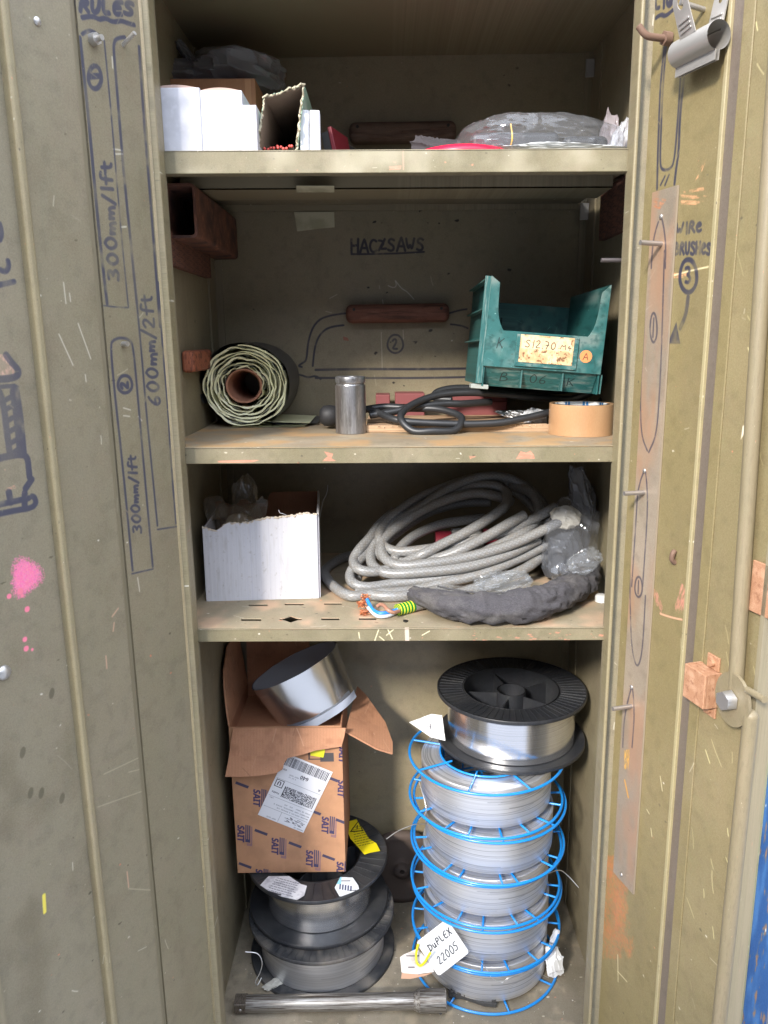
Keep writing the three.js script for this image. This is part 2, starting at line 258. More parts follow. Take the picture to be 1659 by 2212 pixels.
// --- corner posts, pegs and boards fixed to the side walls
for (const [x, s] of [[IL, 1], [IR, -1]]) mesh('corner_post', merge([metreUV(bx(x, x + s * 0.003, 0, TOP, BZ + 0.001, BZ + 0.06)), metreUV(bx(x, x + s * 0.016, 0, TOP, BZ + 0.001, BZ + 0.004))]), sideM, cabinet);
for (const y of [1.49, 1.735]) mesh('bracket', bx(IR - 0.02, IR - 0.004, y - 0.03, y, BZ + 0.02, BZ + 0.024, 0.001), mat({ color: [0.3, 0.29, 0.27], roughness: 0.5 }), cabinet);

// --- shelves: sheets with a turned down front edge; they hang a little crooked
const SH = [0, 1.4934, 1.0897, 0.8079], TILT = 0.009, sy = (k, x) => (k ? SH[k] + TILT * (W2 - x) : 0);
const SX0 = -0.345, SX1 = 0.352, SXC = (SX0 + SX1) / 2;
function shelf(k, lipH, topCol, o = {}) {
  const g = group('shelf', cabinet); g.position.set(SXC, sy(k, SXC), 0); g.rotation.z = -TILT;
  const w = SX1 - SX0, d = 0.434, c = paint(w, d, 900, topCol, 70 + k * 9, o), x = c.getContext('2d');
  if (o.rust) layer(x, 8, o.rust, 0.6, 0.45, 0.7, 75 + k);
  const s = new THREE.Shape([[-w / 2, 0], [w / 2, 0], [w / 2, d], [-w / 2, d]].map(([a, b]) => new THREE.Vector2(a, b)));
  for (const h of o.holes ?? []) s.holes.push(new THREE.Path(h.map(([px, py]) => { const p = PY(px, py, sy(k, PY(px, py, SH[k]).x)); return new THREE.Vector2(p.x - SXC, -p.z); })));
  const tg = new THREE.ExtrudeGeometry(s, { depth: 0.0015, bevelEnabled: false }), uv = tg.attributes.uv;
  for (let i = 0; i < uv.count; i++) uv.setXY(i, (uv.getX(i) + w / 2) / w, uv.getY(i) / d);
  tg.rotateX(-Math.PI / 2).translate(0, -0.0015, 0);
  mesh('sheet', tg, paintMat(c, { roughness: 0.68 }), g);
  const lc = paint(w, lipH, 1400, [118, 110, 85], 90 + k * 5, { chip: 420, scr: 300, dustA: 0.5 }), lx = lc.getContext('2d');
  const lm = (px, py) => { const p = PZ(px, py, 0); return [(p.x - SX0) * 1400, (sy(k, p.x) - p.y) * 1400]; };
  o.lip?.(lx, lm, lc);
  mesh('front_edge', bx(-w / 2, w / 2, -lipH, 0.0006, -0.003, 0.0, 0.0012), paintMat(lc, { roughness: 0.5 }), g);
  { const q = g.children[1].geometry, P = q.attributes.position, N = q.attributes.normal, U = q.attributes.uv; for (let i = 0; i < U.count; i++) U.setXY(i, P.getX(i) / w + 0.5, 1 + P.getY(i) / lipH); }
  mesh('front_return', metreUV(bx(-w / 2, w / 2, -lipH, -lipH + 0.002, -0.018, -0.003)), sideM, g);
  mesh('stiffener', metreUV(merge([bx(-w / 2 + .01, w / 2 - .01, -0.02, -0.0015, -0.17, -0.168), bx(-w / 2 + .01, w / 2 - .01, -0.02, -0.018, -0.26, -0.168), bx(-w / 2 + .01, w / 2 - .01, -0.02, -0.0015, -0.262, -0.26)])), sideM, g);
  mesh('rear_edge', metreUV(bx(-w / 2, w / 2, -0.012, -0.0015, -d, -d + 0.003)), sideM, g);
  return g;
}
function primer(x, m, polys) { for (const p of polys) { fillPoly(x, m, p, 'rgba(196,128,104,.55)'); scuff(x, m, p, [203, 134, 110]); } }
shelf(1, 0.029, [130, 122, 102], { lip: (x, m) => { stroke(x, m, [[871, 326], [872, 366]], 3, 'rgba(200,150,130,.5)'); primer(x, m, [[[840, 360], [868, 358], [866, 366], [845, 367]], [[848, 350], [856, 349], [856, 353]]]); layer(x, 14, [176, 168, 146], 0.6, 0.35, 0.7, 3); } });
shelf(2, 0.024, [142, 128, 106], { dust: [178, 164, 140], dustA: 0.6, chip: 180, rust: [184, 140, 90], lip: (x, m) => primer(x, m, [[[700, 975], [720, 980], [716, 990], [726, 996], [696, 997], [708, 986]], [[1125, 975], [1137, 979], [1146, 973], [1154, 984], [1156, 991], [1115, 992], [1120, 984]], [[1013, 985], [1030, 986], [1016, 992]], [[470, 996], [560, 994], [545, 999], [472, 999]]]) });
const slot = (x0, x1, y, h, mid = 0) => { const p = []; const n = 8; for (let i = 0; i <= n; i++) { const t = i / n; p.push([lerp(x0, x1, t), y - h - mid * Math.max(0, 1 - Math.abs(t - .5) * 3)]); } for (let i = n; i >= 0; i--) { const t = i / n; p.push([lerp(x0, x1, t), y + h + mid * Math.max(0, 1 - Math.abs(t - .5) * 3)]); } return p; };
const round = (cx, cy, rx, ry) => { const p = []; for (let i = 0; i < 14; i++) p.push([cx + rx * Math.cos(i / 14 * 6.283), cy + ry * Math.sin(i / 14 * 6.283)]); return p; };
shelf(3, 0.021, [150, 138, 114], { dust: [188, 174, 150], dustA: 0.7, chip: 260, scr: 120, rust: [204, 164, 134],
  holes: [slot(537, 578, 1307, 2), slot(615, 656, 1305, 2), slot(700, 738, 1304, 2), slot(521, 564, 1338.5, 2.6), slot(604, 652, 1337.5, 1.8, 5.5), slot(694, 733, 1337, 2.6), slot(775, 813, 1336.5, 2.6), round(876.5, 1340.5, 6.4, 4.4)],
  lip: (x, m) => { for (const [a, b] of [[[810, 1383], [818, 1360]], [[775, 1366], [777, 1378]], [[835, 1372], [850, 1360]], [[838, 1360], [848, 1380]], [[820, 1375], [830, 1383]], [[912, 1372], [928, 1363]]]) stroke(x, m, [a, b], 2, 'rgba(226,218,180,.9)'); stroke(x, m, [[879, 1358], [880, 1382]], 9, 'rgba(206,190,176,.8)'); { const r = Rnd(4); for (let i = 0; i < 34; i++) { const a = 1000 + 300 * r(), b = 1362 + 20 * r(), s = 1 + 5 * r() ** 2; primer(x, m, [[[a, b], [a + s * 2, b + s * .3], [a + s, b + s * .9], [a - s * .5, b + s * .5]]]); } } } });

// --- wooden saw rests screwed to the back wall
function sawRest(D, name) {
  const a = PZ(D[0], D[3], BZ + 0.02), b = PZ(D[2], D[1], BZ + 0.02), w = b.x - a.x, h = b.y - a.y, c = canvas(512, 96), x = c.getContext('2d');
  x.fillStyle = D[1] < 400 ? 'rgb(104,86,76)' : 'rgb(112,72,58)'; x.fillRect(0, 0, 512, 96); layer(x, 6, [60, 38, 32], 0.7, 0.4, 0.7, D[0], 0.2, 2); layer(x, 3, [140, 104, 86], 0.4, 0.5, 0.8, D[1], 0.3, 2); chips(x, 30, 1, 2, ['40,26,22'], 5); grain(x, 14, 3);
  const g = mesh('saw_rest', bx(a.x, b.x, a.y, b.y, BZ, BZ + 0.038, 0.012), mat({ map: tex(c), roughness: 0.8 }), cabinet);
  for (const t of [0.08, 0.92]) mesh('screw', new THREE.SphereGeometry(0.003, 10, 6).scale(1, 1, 0.5).translate(lerp(a.x, b.x, t), b.y - h * 0.28, BZ + 0.038), mat({ color: [0.05, 0.05, 0.05], metalness: 0.7, roughness: 0.5 }), g);
  return g;
}
sawRest([748, 655, 970, 699]); sawRest([755, 263, 985, 311]);
// --- a hollow steel section and boards on the side walls
{
  const a = PZ(452, 395, -0.1), b = PZ(465, 513, -0.1), x1 = -0.2975, x0 = IL + 0.001, yt = a.y, yb = b.y, rr = 0.008, t = 0.004;
  const rs = (X0, X1, A, B, r) => { const s = new THREE.Shape(); s.moveTo(X0 + r, A); s.lineTo(X1 - r, A); s.quadraticCurveTo(X1, A, X1, A + r); s.lineTo(X1, B - r); s.quadraticCurveTo(X1, B, X1 - r, B); s.lineTo(X0 + r, B); s.quadraticCurveTo(X0, B, X0, B - r); s.lineTo(X0, A + r); s.quadraticCurveTo(X0, A, X0 + r, A); return s; };
  const s = rs(x0, x1, yb, yt, rr); s.holes.push(rs(x0 + t, x1 - t, yb + t, yt - t, rr - t * .6));
  const c = canvas(256, 256), x = c.getContext('2d'); x.fillStyle = 'rgb(112,74,58)'; x.fillRect(0, 0, 256, 256); layer(x, 8, [66, 48, 44], 0.8, 0.4, 0.7, 4); layer(x, 3, [160, 104, 76], 0.5, 0.5, 0.8, 6); grain(x, 18, 8);
  const tt = tex(c, true, true); tt.repeat.set(5, 5);
  mesh('box_section', new THREE.ExtrudeGeometry(s, { depth: 0.33, bevelEnabled: false, curveSegments: 6 }).translate(0, 0, -0.43), mat({ map: tt, roughness: 0.8 }), cabinet);
  const bm = mat({ map: tt, roughness: 0.85 });
  mesh('side_board', bx(IL + .001, IL + 0.012, 1.36, 1.409, -0.36, -0.05), bm, cabinet);
  const p1 = PX(1293, 520, IR - 0.012), p2 = PX(1300, 425, IR - 0.012);
  mesh('side_board', bx(IR - 0.012, IR - .001, p1.y, p2.y + 0.01, p1.z, -0.02), bm, cabinet);
  mesh('side_board', slab([V(IR - .012, 1.496, -0.3), V(IR - .012, 1.496, -0.02), V(IR - .012, 1.60, -0.02), V(IR - .012, 1.56, -0.14), V(IR - .012, 1.53, -0.25)], 0.009), bm, cabinet);
}
{ // hardwood peg block on the left wall
  const c = canvas(128, 128), x = c.getContext('2d'); x.fillStyle = 'rgb(158,92,64)'; x.fillRect(0, 0, 128, 128); layer(x, 3, [96, 54, 40], 0.8, 0.45, 0.65, 9, 2, .4); scratches(x, 30, 10, 60, '40,24,20', 1.2, 4, 1.5); grain(x, 20, 2);
  const a = PX(420, 805, -0.327), b = PX(420, 757, -0.327);
  mesh('wood_block', bx(IL + .001, -0.327, a.y, b.y, a.z - 0.14, a.z, 0.006), mat({ map: tex(c), roughness: 0.75 }), cabinet);
}
{ const p = PZ(1345, 562, -0.02), q = PZ(1299, 562, -0.02); mesh('peg', rod(V(IR - .02, p.y, -0.03), q, 0.003), mat({ color: [0.16, 0.14, 0.14], metalness: 0.6, roughness: 0.5 }), cabinet); }
// --- paper stuck to the back wall; a pale rectangle under the shelf above
{
  const c = canvas(128, 64), x = c.getContext('2d'); x.fillStyle = 'rgb(186,182,156)'; x.fillRect(0, 0, 128, 64); layer(x, 8, [150, 146, 120], .6, .4, .7, 3); grain(x, 8, 3); const m = mat({ map: tex(c), roughness: 0.9 });
  mesh('pale_sheet', slab([[635, 458], [722, 458], [723, 491], [690, 494], [642, 500]].map(([a, b]) => PZ(a, b, BZ + 0.003)), 0.0004, { fit: true }), m, cabinet);
  mesh('pale_sheet', slab([[640, 401], [722, 401], [722, 415], [640, 415]].map(([a, b]) => PY(a, b, sy(1, -.12) - .0208)), 0.0004, { fit: true }), m, cabinet);
}

// =====================================================================
// doors
// =====================================================================
function doorFrame(hx, hz, deg, left) {                 // s: from the hinge outwards, n: off the inner face
  const g = group('door', cabinet), a = deg * Math.PI / 180, u = V((left ? -1 : 1) * Math.cos(a), 0, Math.sin(a)), n = V((left ? 1 : -1) * Math.sin(a), 0, Math.cos(a)), o = V(hx, 0, hz), X = left ? u.clone().negate() : u.clone();
  g.applyMatrix4(new THREE.Matrix4().makeBasis(X, V(0, 1, 0), n).setPosition(o));
  const sg = left ? -1 : 1;
  const at = (px, py, off = 0) => { const p = PN(px, py, o.clone().addScaledVector(n, off), n).sub(o); return V(p.dot(X), p.y, off); };   // door coordinates
  const sAt = (px, off = 0) => at(px, 764, off).x;
  const plate = (name, xa, xb, n0, n1, c, o2 = {}) => mesh(name, bx(Math.min(xa, xb), Math.max(xa, xb), Y0 + 0.03, Y1 - 0.02, n0, n1, o2.r ?? 0), c.isMaterial ? c : paintMat(c, { roughness: 0.5 }), g);
  const H = Y1 - 0.02 - (Y0 + 0.03);
  const cmap = (xa, xb, off, ppm) => (px, py) => { const p = at(px, py, off); return [(p.x - Math.min(xa, xb)) * ppm, (Y1 - 0.02 - p.y) * ppm]; };
  return { g, at, sAt, plate, cmap, H, X, n, sg };
}
// ---- left door
{
  const D = doorFrame(-W2 - 0.012, 0.032, 62, true), ppm = 1000;
  const s0 = 0, s1 = D.sAt(240), s2 = D.sAt(219, .006), s3 = D.sAt(96, .006), s4 = D.sAt(84, .010), s5 = -0.36;
  const k3 = [0.30647, 0, 0.30647, 0], k4 = [0.30645, 0, 0.30645, 609.9];
  { // strip with the ruler outlines
    const c = paint(Math.abs(s1) + .006, D.H, ppm, OLIVE, 101, { scr: 40 }), x = c.getContext('2d'), ix = canvas(c.width, c.height).getContext('2d'), m = D.cmap(0, s1 - .006, 0, ppm), L = 5.2;
    hand(ix, m, 'RULES', [172, 24], [292, 33], [2, -26], 6, INK, 4);
    stroke(ix, m, [[580, 125], [650, 108], [700, 142], [740, 122], [800, 160], [850, 142], [900, 165], [945, 175]], 5.5, INK, k3);
    stroke(ix, m, [[565, 265], [600, 600], [640, 1000], [690, 1560], [755, 2140]], 4.61, INK, k3); stroke(ix, m, [[735, 290], [775, 700], [800, 1000], [850, 1600], [905, 2165]], 2.45, INK, k3); stroke(ix, m, [[580, 240], [620, 213], [660, 222], [725, 272]], 4.32, INK, k3); stroke(ix, m, [[680, 2145], [800, 2165], [905, 2168]], 1.87, INK, k3);
    stroke(ix, m, [[880, 262], [830, 265], [797, 300], [812, 480], [830, 700], [870, 1200], [920, 1700], [965, 2140]], 4.32, INK, k3); stroke(ix, m, [[950, 0], [990, 400], [1030, 900], [1060, 1200], [1110, 1715]], 3.31, INK, k4);
    stroke(ix, m, [[980, 330], [1010, 800], [1060, 1400], [1120, 2200], [1128, 2300]], 4.46, INK, k3); stroke(ix, m, [[1115, 0], [1140, 400], [1185, 900], [1200, 1200], [1240, 1700]], 3.17, INK, k4); stroke(ix, m, [[1110, 1742], [1245, 1722]], 2.16, INK, k4);
    stroke(ix, m, [[935, 2030], [900, 1650], [850, 1150], [810, 800], [778, 440], [800, 405], [850, 388], [915, 402], [940, 450], [975, 850], [1010, 1250], [1050, 1700], [1077, 2005]], 3.6, INK, k4); stroke(ix, m, [[930, 2055], [1080, 2020]], 2.16, INK, k4);
    oval(ix, m, 205, 167, 14, 25, 5.5, INK); hand(ix, m, '1', [196, 167], [196, 160], [18, 0], 6, INK, 2); stroke(ix, m, [[196, 168], [214, 166]], 4.32, INK);
    oval(ix, m, 270, 830, 15.5, 19, 4.4, INK); hand(ix, m, '2', [278, 840], [276, 822], [-17, 0], 4.6, INK, 2);
    hand(ix, m, '300mm/1ft', [258, 607], [240, 348], [-25, -2], 4.61, INK, 3); hand(ix, m, '300mm/1ft', [306, 1152], [293, 982], [-19, -1], 3.6, INK, 8); hand(ix, m, '600mm/2ft', [347, 877], [328, 636], [-27, -2], 4.03, INK, 6);
    for (const [a, b] of [[[800, 1050], [860, 1060]], [[815, 1085], [865, 1085]], [[855, 1600], [890, 1598]], [[600, 1110], [628, 1118]], [[790, 400], [795, 480]]]) stroke(x, m, [a, b], 1.8, 'rgba(226,220,204,.7)', k3);
    for (const [a, b] of [[[650, 150], [660, 230]], [[870, 885], [920, 900]], [[975, 945], [1000, 975]], [[870, 940], [915, 945]], [[970, 2080], [985, 2180]]]) stroke(x, m, [a, b], 1.6, 'rgba(220,212,196,.7)', k4);
    wear(x, ix, .86, 403); D.plate('ruler_panel', s0, s1 - .006, -0.003, 0, c);
  }
  { // flat face and bead
    const c = paint(Math.abs(s3 - s2), D.H, ppm, [137, 127, 104], 111, { scr: 60 }), x = c.getContext('2d'), m = D.cmap(s2, s3, .006, ppm);
    for (const [a, b] of [[[415, 365], [515, 585]], [[550, 290], [640, 540]], [[448, 0], [465, 150]], [[490, 75], [497, 135]], [[600, 650], [607, 700]]]) stroke(x, m, [a, b], 1.5, 'rgba(214,206,190,.75)', k4);
    for (const [a, b] of [[[540, 250], [570, 210]], [[545, 320], [550, 280]], [[510, 440], [515, 500]], [[612, 1480], [620, 1555]]]) stroke(x, m, [a, b], 2.2, 'rgba(196,158,132,.85)', [.4483, 0, .4483, 1219.8]);
    for (const [a, b] of [[[500, 1010], [670, 930]], [[470, 1168], [690, 1090]], [[620, 1562], [730, 1568]], [[620, 1000], [680, 985]]]) stroke(x, m, [a, b], 1.5, 'rgba(178,168,140,.7)', [.4483, 0, .4483, 1219.8]);
    D.plate('face', s2, s3, -0.014, 0.006, c); D.plate('recess', s1 + .02, s2 + .004, -0.014, -0.0032, oliveM);
    D.plate('bead', s3, s4, -0.004, 0.012, paint(0.02, D.H, ppm, [146, 134, 104], 115, { chip: 160 }), { r: 0.004 });
  }
  { // main panel with the brush drawing, pink paint and scratches
    const c = paint(Math.abs(s5 - s4), D.H, ppm, [137, 128, 106], 121, { scr: 50, dirtA: .4 }), x = c.getContext('2d'), ix = canvas(c.width, c.height).getContext('2d'), m = D.cmap(s4, s5, 0, ppm), kk = [.2145, 0, .2145, 711.6];
    fillPoly(x, m, [[-40, 250], [60, 250], [150, 400], [140, 460], [-40, 470]], 'rgba(176,150,128,.4)', kk); scuff(x, m, [[-40, 250], [60, 250], [150, 400], [140, 460], [-40, 470]], [200, 160, 140], kk);
    stroke(ix, m, [[65, 260], [120, 340], [195, 410], [180, 470], [100, 495], [-60, 505]], 8, INK, kk); fillPoly(ix, m, [[-60, 560], [150, 545], [200, 575], [165, 625], [140, 590], [-60, 605]], INK, kk);
    stroke(ix, m, [[0, 640], [40, 760], [60, 950], [100, 1250]], 8, INK, kk); stroke(ix, m, [[150, 630], [180, 820], [200, 1000], [222, 1240]], 13, INK, kk); for (const [a, b] of [[[60, 710], [130, 670]], [[70, 800], [140, 760]], [[80, 920], [125, 890]], [[95, 1030], [165, 990]], [[120, 1140], [165, 1110]], [[150, 1230], [190, 1200]]]) stroke(ix, m, [a, b], 6, INK, kk);
    stroke(ix, m, [[-60, 1310], [100, 1270], [240, 1258], [282, 1300], [290, 1400], [300, 1485]], 8, INK, kk); stroke(ix, m, [[320, 1510], [260, 1600]], 8, INK, kk); stroke(ix, m, [[90, 1640], [110, 1740]], 8, INK, kk); stroke(ix, m, [[250, 1650], [250, 1770]], 8, INK, kk); stroke(ix, m, [[-60, 1775], [290, 1700]], 7, INK, kk); stroke(ix, m, [[-60, 1870], [150, 1822], [320, 1800], [368, 1750], [350, 1690], [325, 1680]], 7, INK, kk);
    for (const p of [[[35, 1410], [80, 1375], [170, 1355], [60, 1425]], [[20, 1630], [60, 1590], [170, 1555], [165, 1600]], [[190, 1660], [260, 1620], [290, 1630]]]) scuff(x, m, p, [206, 158, 134], kk);
    stroke(ix, m, [[0, 1900], [40, 1925], [65, 1880], [58, 1840]], 6, INK, k3); stroke(ix, m, [[-20, 2012], [100, 1985]], 6, INK, k3); stroke(ix, m, [[0, 1580], [18, 1640], [0, 1690]], 6, INK, k3);
    const q = m(55, 1245), r = Rnd(9); for (let i = 0; i < 6500; i++) { const a = r() * 6.283, d = 10 * Math.sqrt(-2 * Math.log(1 - r() * .985)) * (1 + .15 * Math.sin(3 * a + 1)), e = [q[0] + Math.cos(a) * d * .8, q[1] + Math.sin(a) * d * .86]; x.fillStyle = `rgba(${236 + r() * 16 | 0},${104 + r() * 50 | 0},${146 + r() * 40 | 0},.62)`; x.fillRect(e[0], e[1], 1.2, 1.2); }
    x.fillStyle = 'rgb(240,130,150)'; for (const [a, b, e] of [[44, 1277, 5], [20, 1288, 4], [59, 1316, 4.5], [54, 1381, 4], [57, 1401, 4.5], [70, 1403, 2.5], [48, 1287, 3]]) { const p = m(a, b); x.beginPath(); x.arc(p[0], p[1], e * .8, 0, 7); x.fill(); }
    stroke(x, m, [[95, 1934], [97, 1970]], 5, 'rgb(232,214,90)'); for (const [a, b] of [[148, 1100], [200, 1100], [300, 1125], [250, 620], [110, 905]]) { const p = m(a * .4483, 1219.8 + b * .4483); x.fillStyle = 'rgba(78,72,56,.55)'; x.beginPath(); x.ellipse(p[0], p[1], 4, 7, .3, 0, 7); x.fill(); }
    wear(x, ix, .86, 405); D.plate('panel', s4, s5, -0.006, 0, c); D.plate('free_edge', s5, s5 - .012, -0.02, 0.012, oliveM);
  }
  const nm = mat({ color: [0.55, 0.53, 0.5], metalness: 0.85, roughness: 0.42 });
  const nail = (px, py, len, r, dy = 0) => { const p = D.at(px, py, 0); mesh('nail', rod(V(p.x, p.y, -.001), V(p.x - .001, p.y + dy, len), r), nm, D.g); };
  nail(266, 98, 0.022, 0.0026, 0.010); { const p = D.at(200, 86, 0); mesh('nut', new THREE.CylinderGeometry(.007, .008, .008, 6).rotateX(Math.PI / 2).translate(p.x, p.y, .004), nm, D.g); mesh('bolt_end', rod(V(p.x, p.y, .004), V(p.x, p.y, .016), .0034), nm, D.g); }
  { const p = D.at(265, 743, 0); mesh('nail', rod(V(p.x, p.y, -.001), V(p.x, p.y, .009), .0032), nm, D.g); }
  { const p = D.at(80, 46, .006); mesh('rivet', new THREE.SphereGeometry(.005, 12, 8).scale(1, 1, .6).translate(p.x, p.y, .006), nm, D.g); }
  { const p = D.at(6, 1452, 0); mesh('rivet', new THREE.SphereGeometry(.009, 12, 8).scale(1, 1, .6).translate(p.x, p.y, .002), nm, D.g); }
}
// ---- right door
let RD;
{
  const D = RD = doorFrame(W2 + 0.017, 0.030, 75, false), ppm = 1000;
  const s1 = D.sAt(1520), s2 = D.sAt(1524, .002), s3 = D.sAt(1549, 0), s4 = D.sAt(1574), s5 = D.sAt(1705);
  const k6 = [.2757, 1287.6, .2757, 0], k7 = [.337, 1287.6, .337, 542.1], k8 = [.4483, 1253.7, .4483, 1219.8], OL2 = [127, 114, 79];  // right door: same paint, yellower because warm sun is put into its colour
  {
    const c = paint(s1, D.H, ppm, OL2, 131, { scr: 60, dust: [150, 134, 100], dustA: .25 }), x = c.getContext('2d'), ix = canvas(c.width, c.height).getContext('2d'), m = D.cmap(0, s1, 0, ppm), IK = 'rgb(48,48,64)';
    hand(ix, m, 'LIG', [1414, 20], [1455, 12], [1, -26], 5, IK, 3); stroke(ix, m, [[470, 140], [510, 108], [540, 132], [605, 75]], 5, IK, k6);
    stroke(ix, m, [[535, 370], [508, 600], [495, 900], [484, 1200], [478, 1480]], 4, IK, k6); stroke(ix, m, [[548, 370], [522, 700], [510, 1000], [500, 1290], [520, 1335], [575, 1330], [612, 1280], [636, 1000], [662, 620]], 3.6, IK, k6); stroke(ix, m, [[688, 620], [656, 900], [650, 1180], [626, 1330], [615, 1440]], 4.4, IK, k6);
    stroke(ix, m, [[540, 1380], [505, 1450]], 3, IK, k6); stroke(ix, m, [[572, 1370], [540, 1450]], 3, IK, k6);
    hand(ix, m, 'WIRe', [1461, 507], [1519, 499], [1, -23], 4, IK, 2); hand(ix, m, 'BRUSHeS', [1457, 549], [1538, 549], [1, -26], 4, IK, 6);
    oval(ix, m, 1487, 596, 18.5, 36, 6, IK); hand(ix, m, '3', [1480, 613], [1496, 613], [0, -36], 4.5, IK, 4);
    stroke(ix, m, [[590, 300], [582, 400], [540, 492]], 7, IK, k7); fillPoly(ix, m, [[515, 455], [540, 595], [460, 592]], IK, k7);
    const pr = 'rgba(206,150,108,.85)'; for (const p of [[[770, 1430], [830, 1290], [868, 1240], [855, 1290], [820, 1370]], [[680, 1500], [840, 1465], [850, 1490], [690, 1515]], [[660, 1525], [870, 1535], [780, 1560], [670, 1545]], [[665, 1570], [850, 1575], [780, 1605], [668, 1600]], [[590, 2140], [720, 2140], [715, 2175], [595, 2180]]]) scuff(x, m, p, [206, 150, 108], k6);
    for (const p of [[[340, 100], [370, 130], [400, 210], [385, 240], [365, 190]], [[455, 200], [490, 90], [510, 120], [495, 240], [462, 230]]]) scuff(x, m, p, [190, 130, 110], k8);
    stroke(x, m, [[385, 236], [440, 255], [490, 265]], 2.4, 'rgba(214,160,130,.9)', k8); stroke(x, m, [[600, 2160], [700, 2130], [880, 2090]], 2, 'rgba(232,214,170,.8)', k6);
    { // rust bloom near the foot
      const r = Rnd(5); for (let i = 0; i < 26000; i++) { const t = r(), yy = 1400 + 500 * t, xx = lerp(40, 270, r()) + (yy - 1450) * .06, e = fbm(xx * .016, yy * .009, 3, 4) - .5 * Math.abs(t - .5) - .35 * Math.abs((xx - 160) / 130) ** 2; if (e < .14 + .34 * r()) continue; const p = m(1253.7 + .4483 * xx, 1219.8 + .4483 * yy); x.fillStyle = `rgba(${160 + r() * 40 | 0},${92 + r() * 34 | 0},${54 + r() * 26 | 0},.10)`; x.beginPath(); x.arc(p[0], p[1], .8 + 1.8 * r(), 0, 7); x.fill(); }
    }
    for (const [a, b] of [[[385, 1020], [395, 1090]], [[320, 1180], [332, 1200]], [[340, 1270], [345, 1310]], [[180, 1880], [182, 2010]], [[180, 1960], [225, 2010]]]) stroke(x, m, [a, b], 1.6, 'rgba(220,206,168,.8)', k8);
    wear(x, ix, .9, 407); D.plate('tool_panel', 0, s1, -0.003, 0, c);
    D.plate('raised_edge', s1, s2, -0.008, 0.002, paint(0.02, D.H, ppm, [158, 146, 110], 135, { chip: 300 }), { r: 0.0012 });
    D.plate('dark_strip', s2, s3, -0.008, -0.002, paint(0.03, D.H, ppm, [104, 93, 82], 136, { dust: [126, 114, 102], chip: 10, scr: 10 }));  // shallow channel strip; its dark tone is put into its colour
    const c2 = paint(s4 - s3, D.H, ppm, OL2, 141, { scr: 40, dustA: .3 }); D.plate('strip', s3, s4 - .0012, -0.03, 0.001, c2, { r: .0015 });
    const c3 = paint(s5 - s4, D.H, ppm, [130, 117, 84], 151, { scr: 110, dust: [146, 131, 98], dustA: .4 }), x3 = c3.getContext('2d'), m3 = D.cmap(s4, s5, 0, ppm);
    fillPoly(x3, m3, [[1598, 205], [1612, 215], [1606, 245], [1590, 262], [1586, 230]], 'rgba(150,136,98,.8)'); fillPoly(x3, m3, [[1558, 830], [1563, 832], [1562, 846], [1558, 845]], 'rgb(226,216,70)'); for (const p of [[[1604, 920], [1612, 916], [1608, 935], [1600, 950]], [[1627, 750], [1632, 748], [1628, 770]]]) fillPoly(x3, m3, p, 'rgba(226,214,190,.9)');
    scratches(x3, 46, 6, 40, '214,202,150', 1.4, 4, 1.1);
    D.plate('panel', s4, s5, -0.012, 0, c3); D.plate('free_edge', s5, s5 + .006, -0.02, 0.004, oliveM);
  }
  // flat bar with its pegs
  {
    const c = paint(0.06, 0.96, 1000, [150, 136, 122], 161, { dust: [176, 160, 140], dustA: .6, scr: 200 }), x = c.getContext('2d');
    const q = [[1410, 416], [1464, 400], [1368, 1932], [1325, 1883]].map(([a, b]) => D.at(a, b, 0.003)), xl = Math.min(...q.map((p) => p.x)), xr = Math.max(...q.map((p) => p.x)), yt = Math.max(...q.map((p) => p.y)), yb = Math.min(...q.map((p) => p.y));
    const c2 = paint(xr - xl, yt - yb, 1000, [150, 137, 120], 163, { dust: [176, 160, 140], dustA: .6, scr: 160 }), y = c2.getContext('2d'), iy = canvas(c2.width, c2.height).getContext('2d'), m = (a, b) => { const p = D.at(a, b, 0.003); return [(p.x - xl) * 1000, (yt - p.y) * 1000]; }, PK = 'rgb(66,62,74)';
    layer(y, 7, [176, 132, 102], .6, .46, .7, 8, 1, .3); scuff(y, m, [[445, 1550], [560, 1560], [500, 1640], [450, 1620]], [190, 128, 92], k6);
    stroke(iy, m, [[490, 1740], [450, 1850], [435, 2100]], 3, PK, k6); stroke(iy, m, [[520, 1720], [550, 1850], [545, 2100]], 3, PK, k6);
    stroke(iy, m, [[330, 0], [310, 550], [285, 900], [290, 1180], [330, 1280]], 3, PK, k7); stroke(iy, m, [[440, 0], [425, 550], [410, 900], [390, 1180], [340, 1290]], 3, PK, k7);
    oval(iy, m, 1412.5, 708, 7.5, 32, 3.4, PK); stroke(iy, m, [[1413, 688], [1411, 728]], 3, PK);
    stroke(iy, m, [[310, 1410], [270, 1500], [260, 1700], [230, 2150]], 3, PK, k7); stroke(iy, m, [[320, 1420], [335, 1550], [325, 1800], [300, 2150]], 3, PK, k7); oval(iy, m, 1380, 1268, 8, 22, 3.4, PK); stroke(iy, m, [[1380, 1255], [1379, 1282]], 3, PK);
    stroke(iy, m, [[240, 0], [240, 350], [270, 510], [300, 440], [315, 150]], 3, PK, k8); stroke(iy, m, [[248, 590], [215, 700], [205, 880]], 3, PK, k8); stroke(iy, m, [[252, 590], [265, 700], [250, 880]], 3, PK, k8);
    scuff(y, m, [[212, 895], [238, 890], [235, 990], [212, 985]], [226, 170, 80], k8); stroke(y, m, [[215, 1040], [232, 1120]], 4, 'rgba(222,160,70,.8)', k8);
    wear(y, iy, .72, 409);
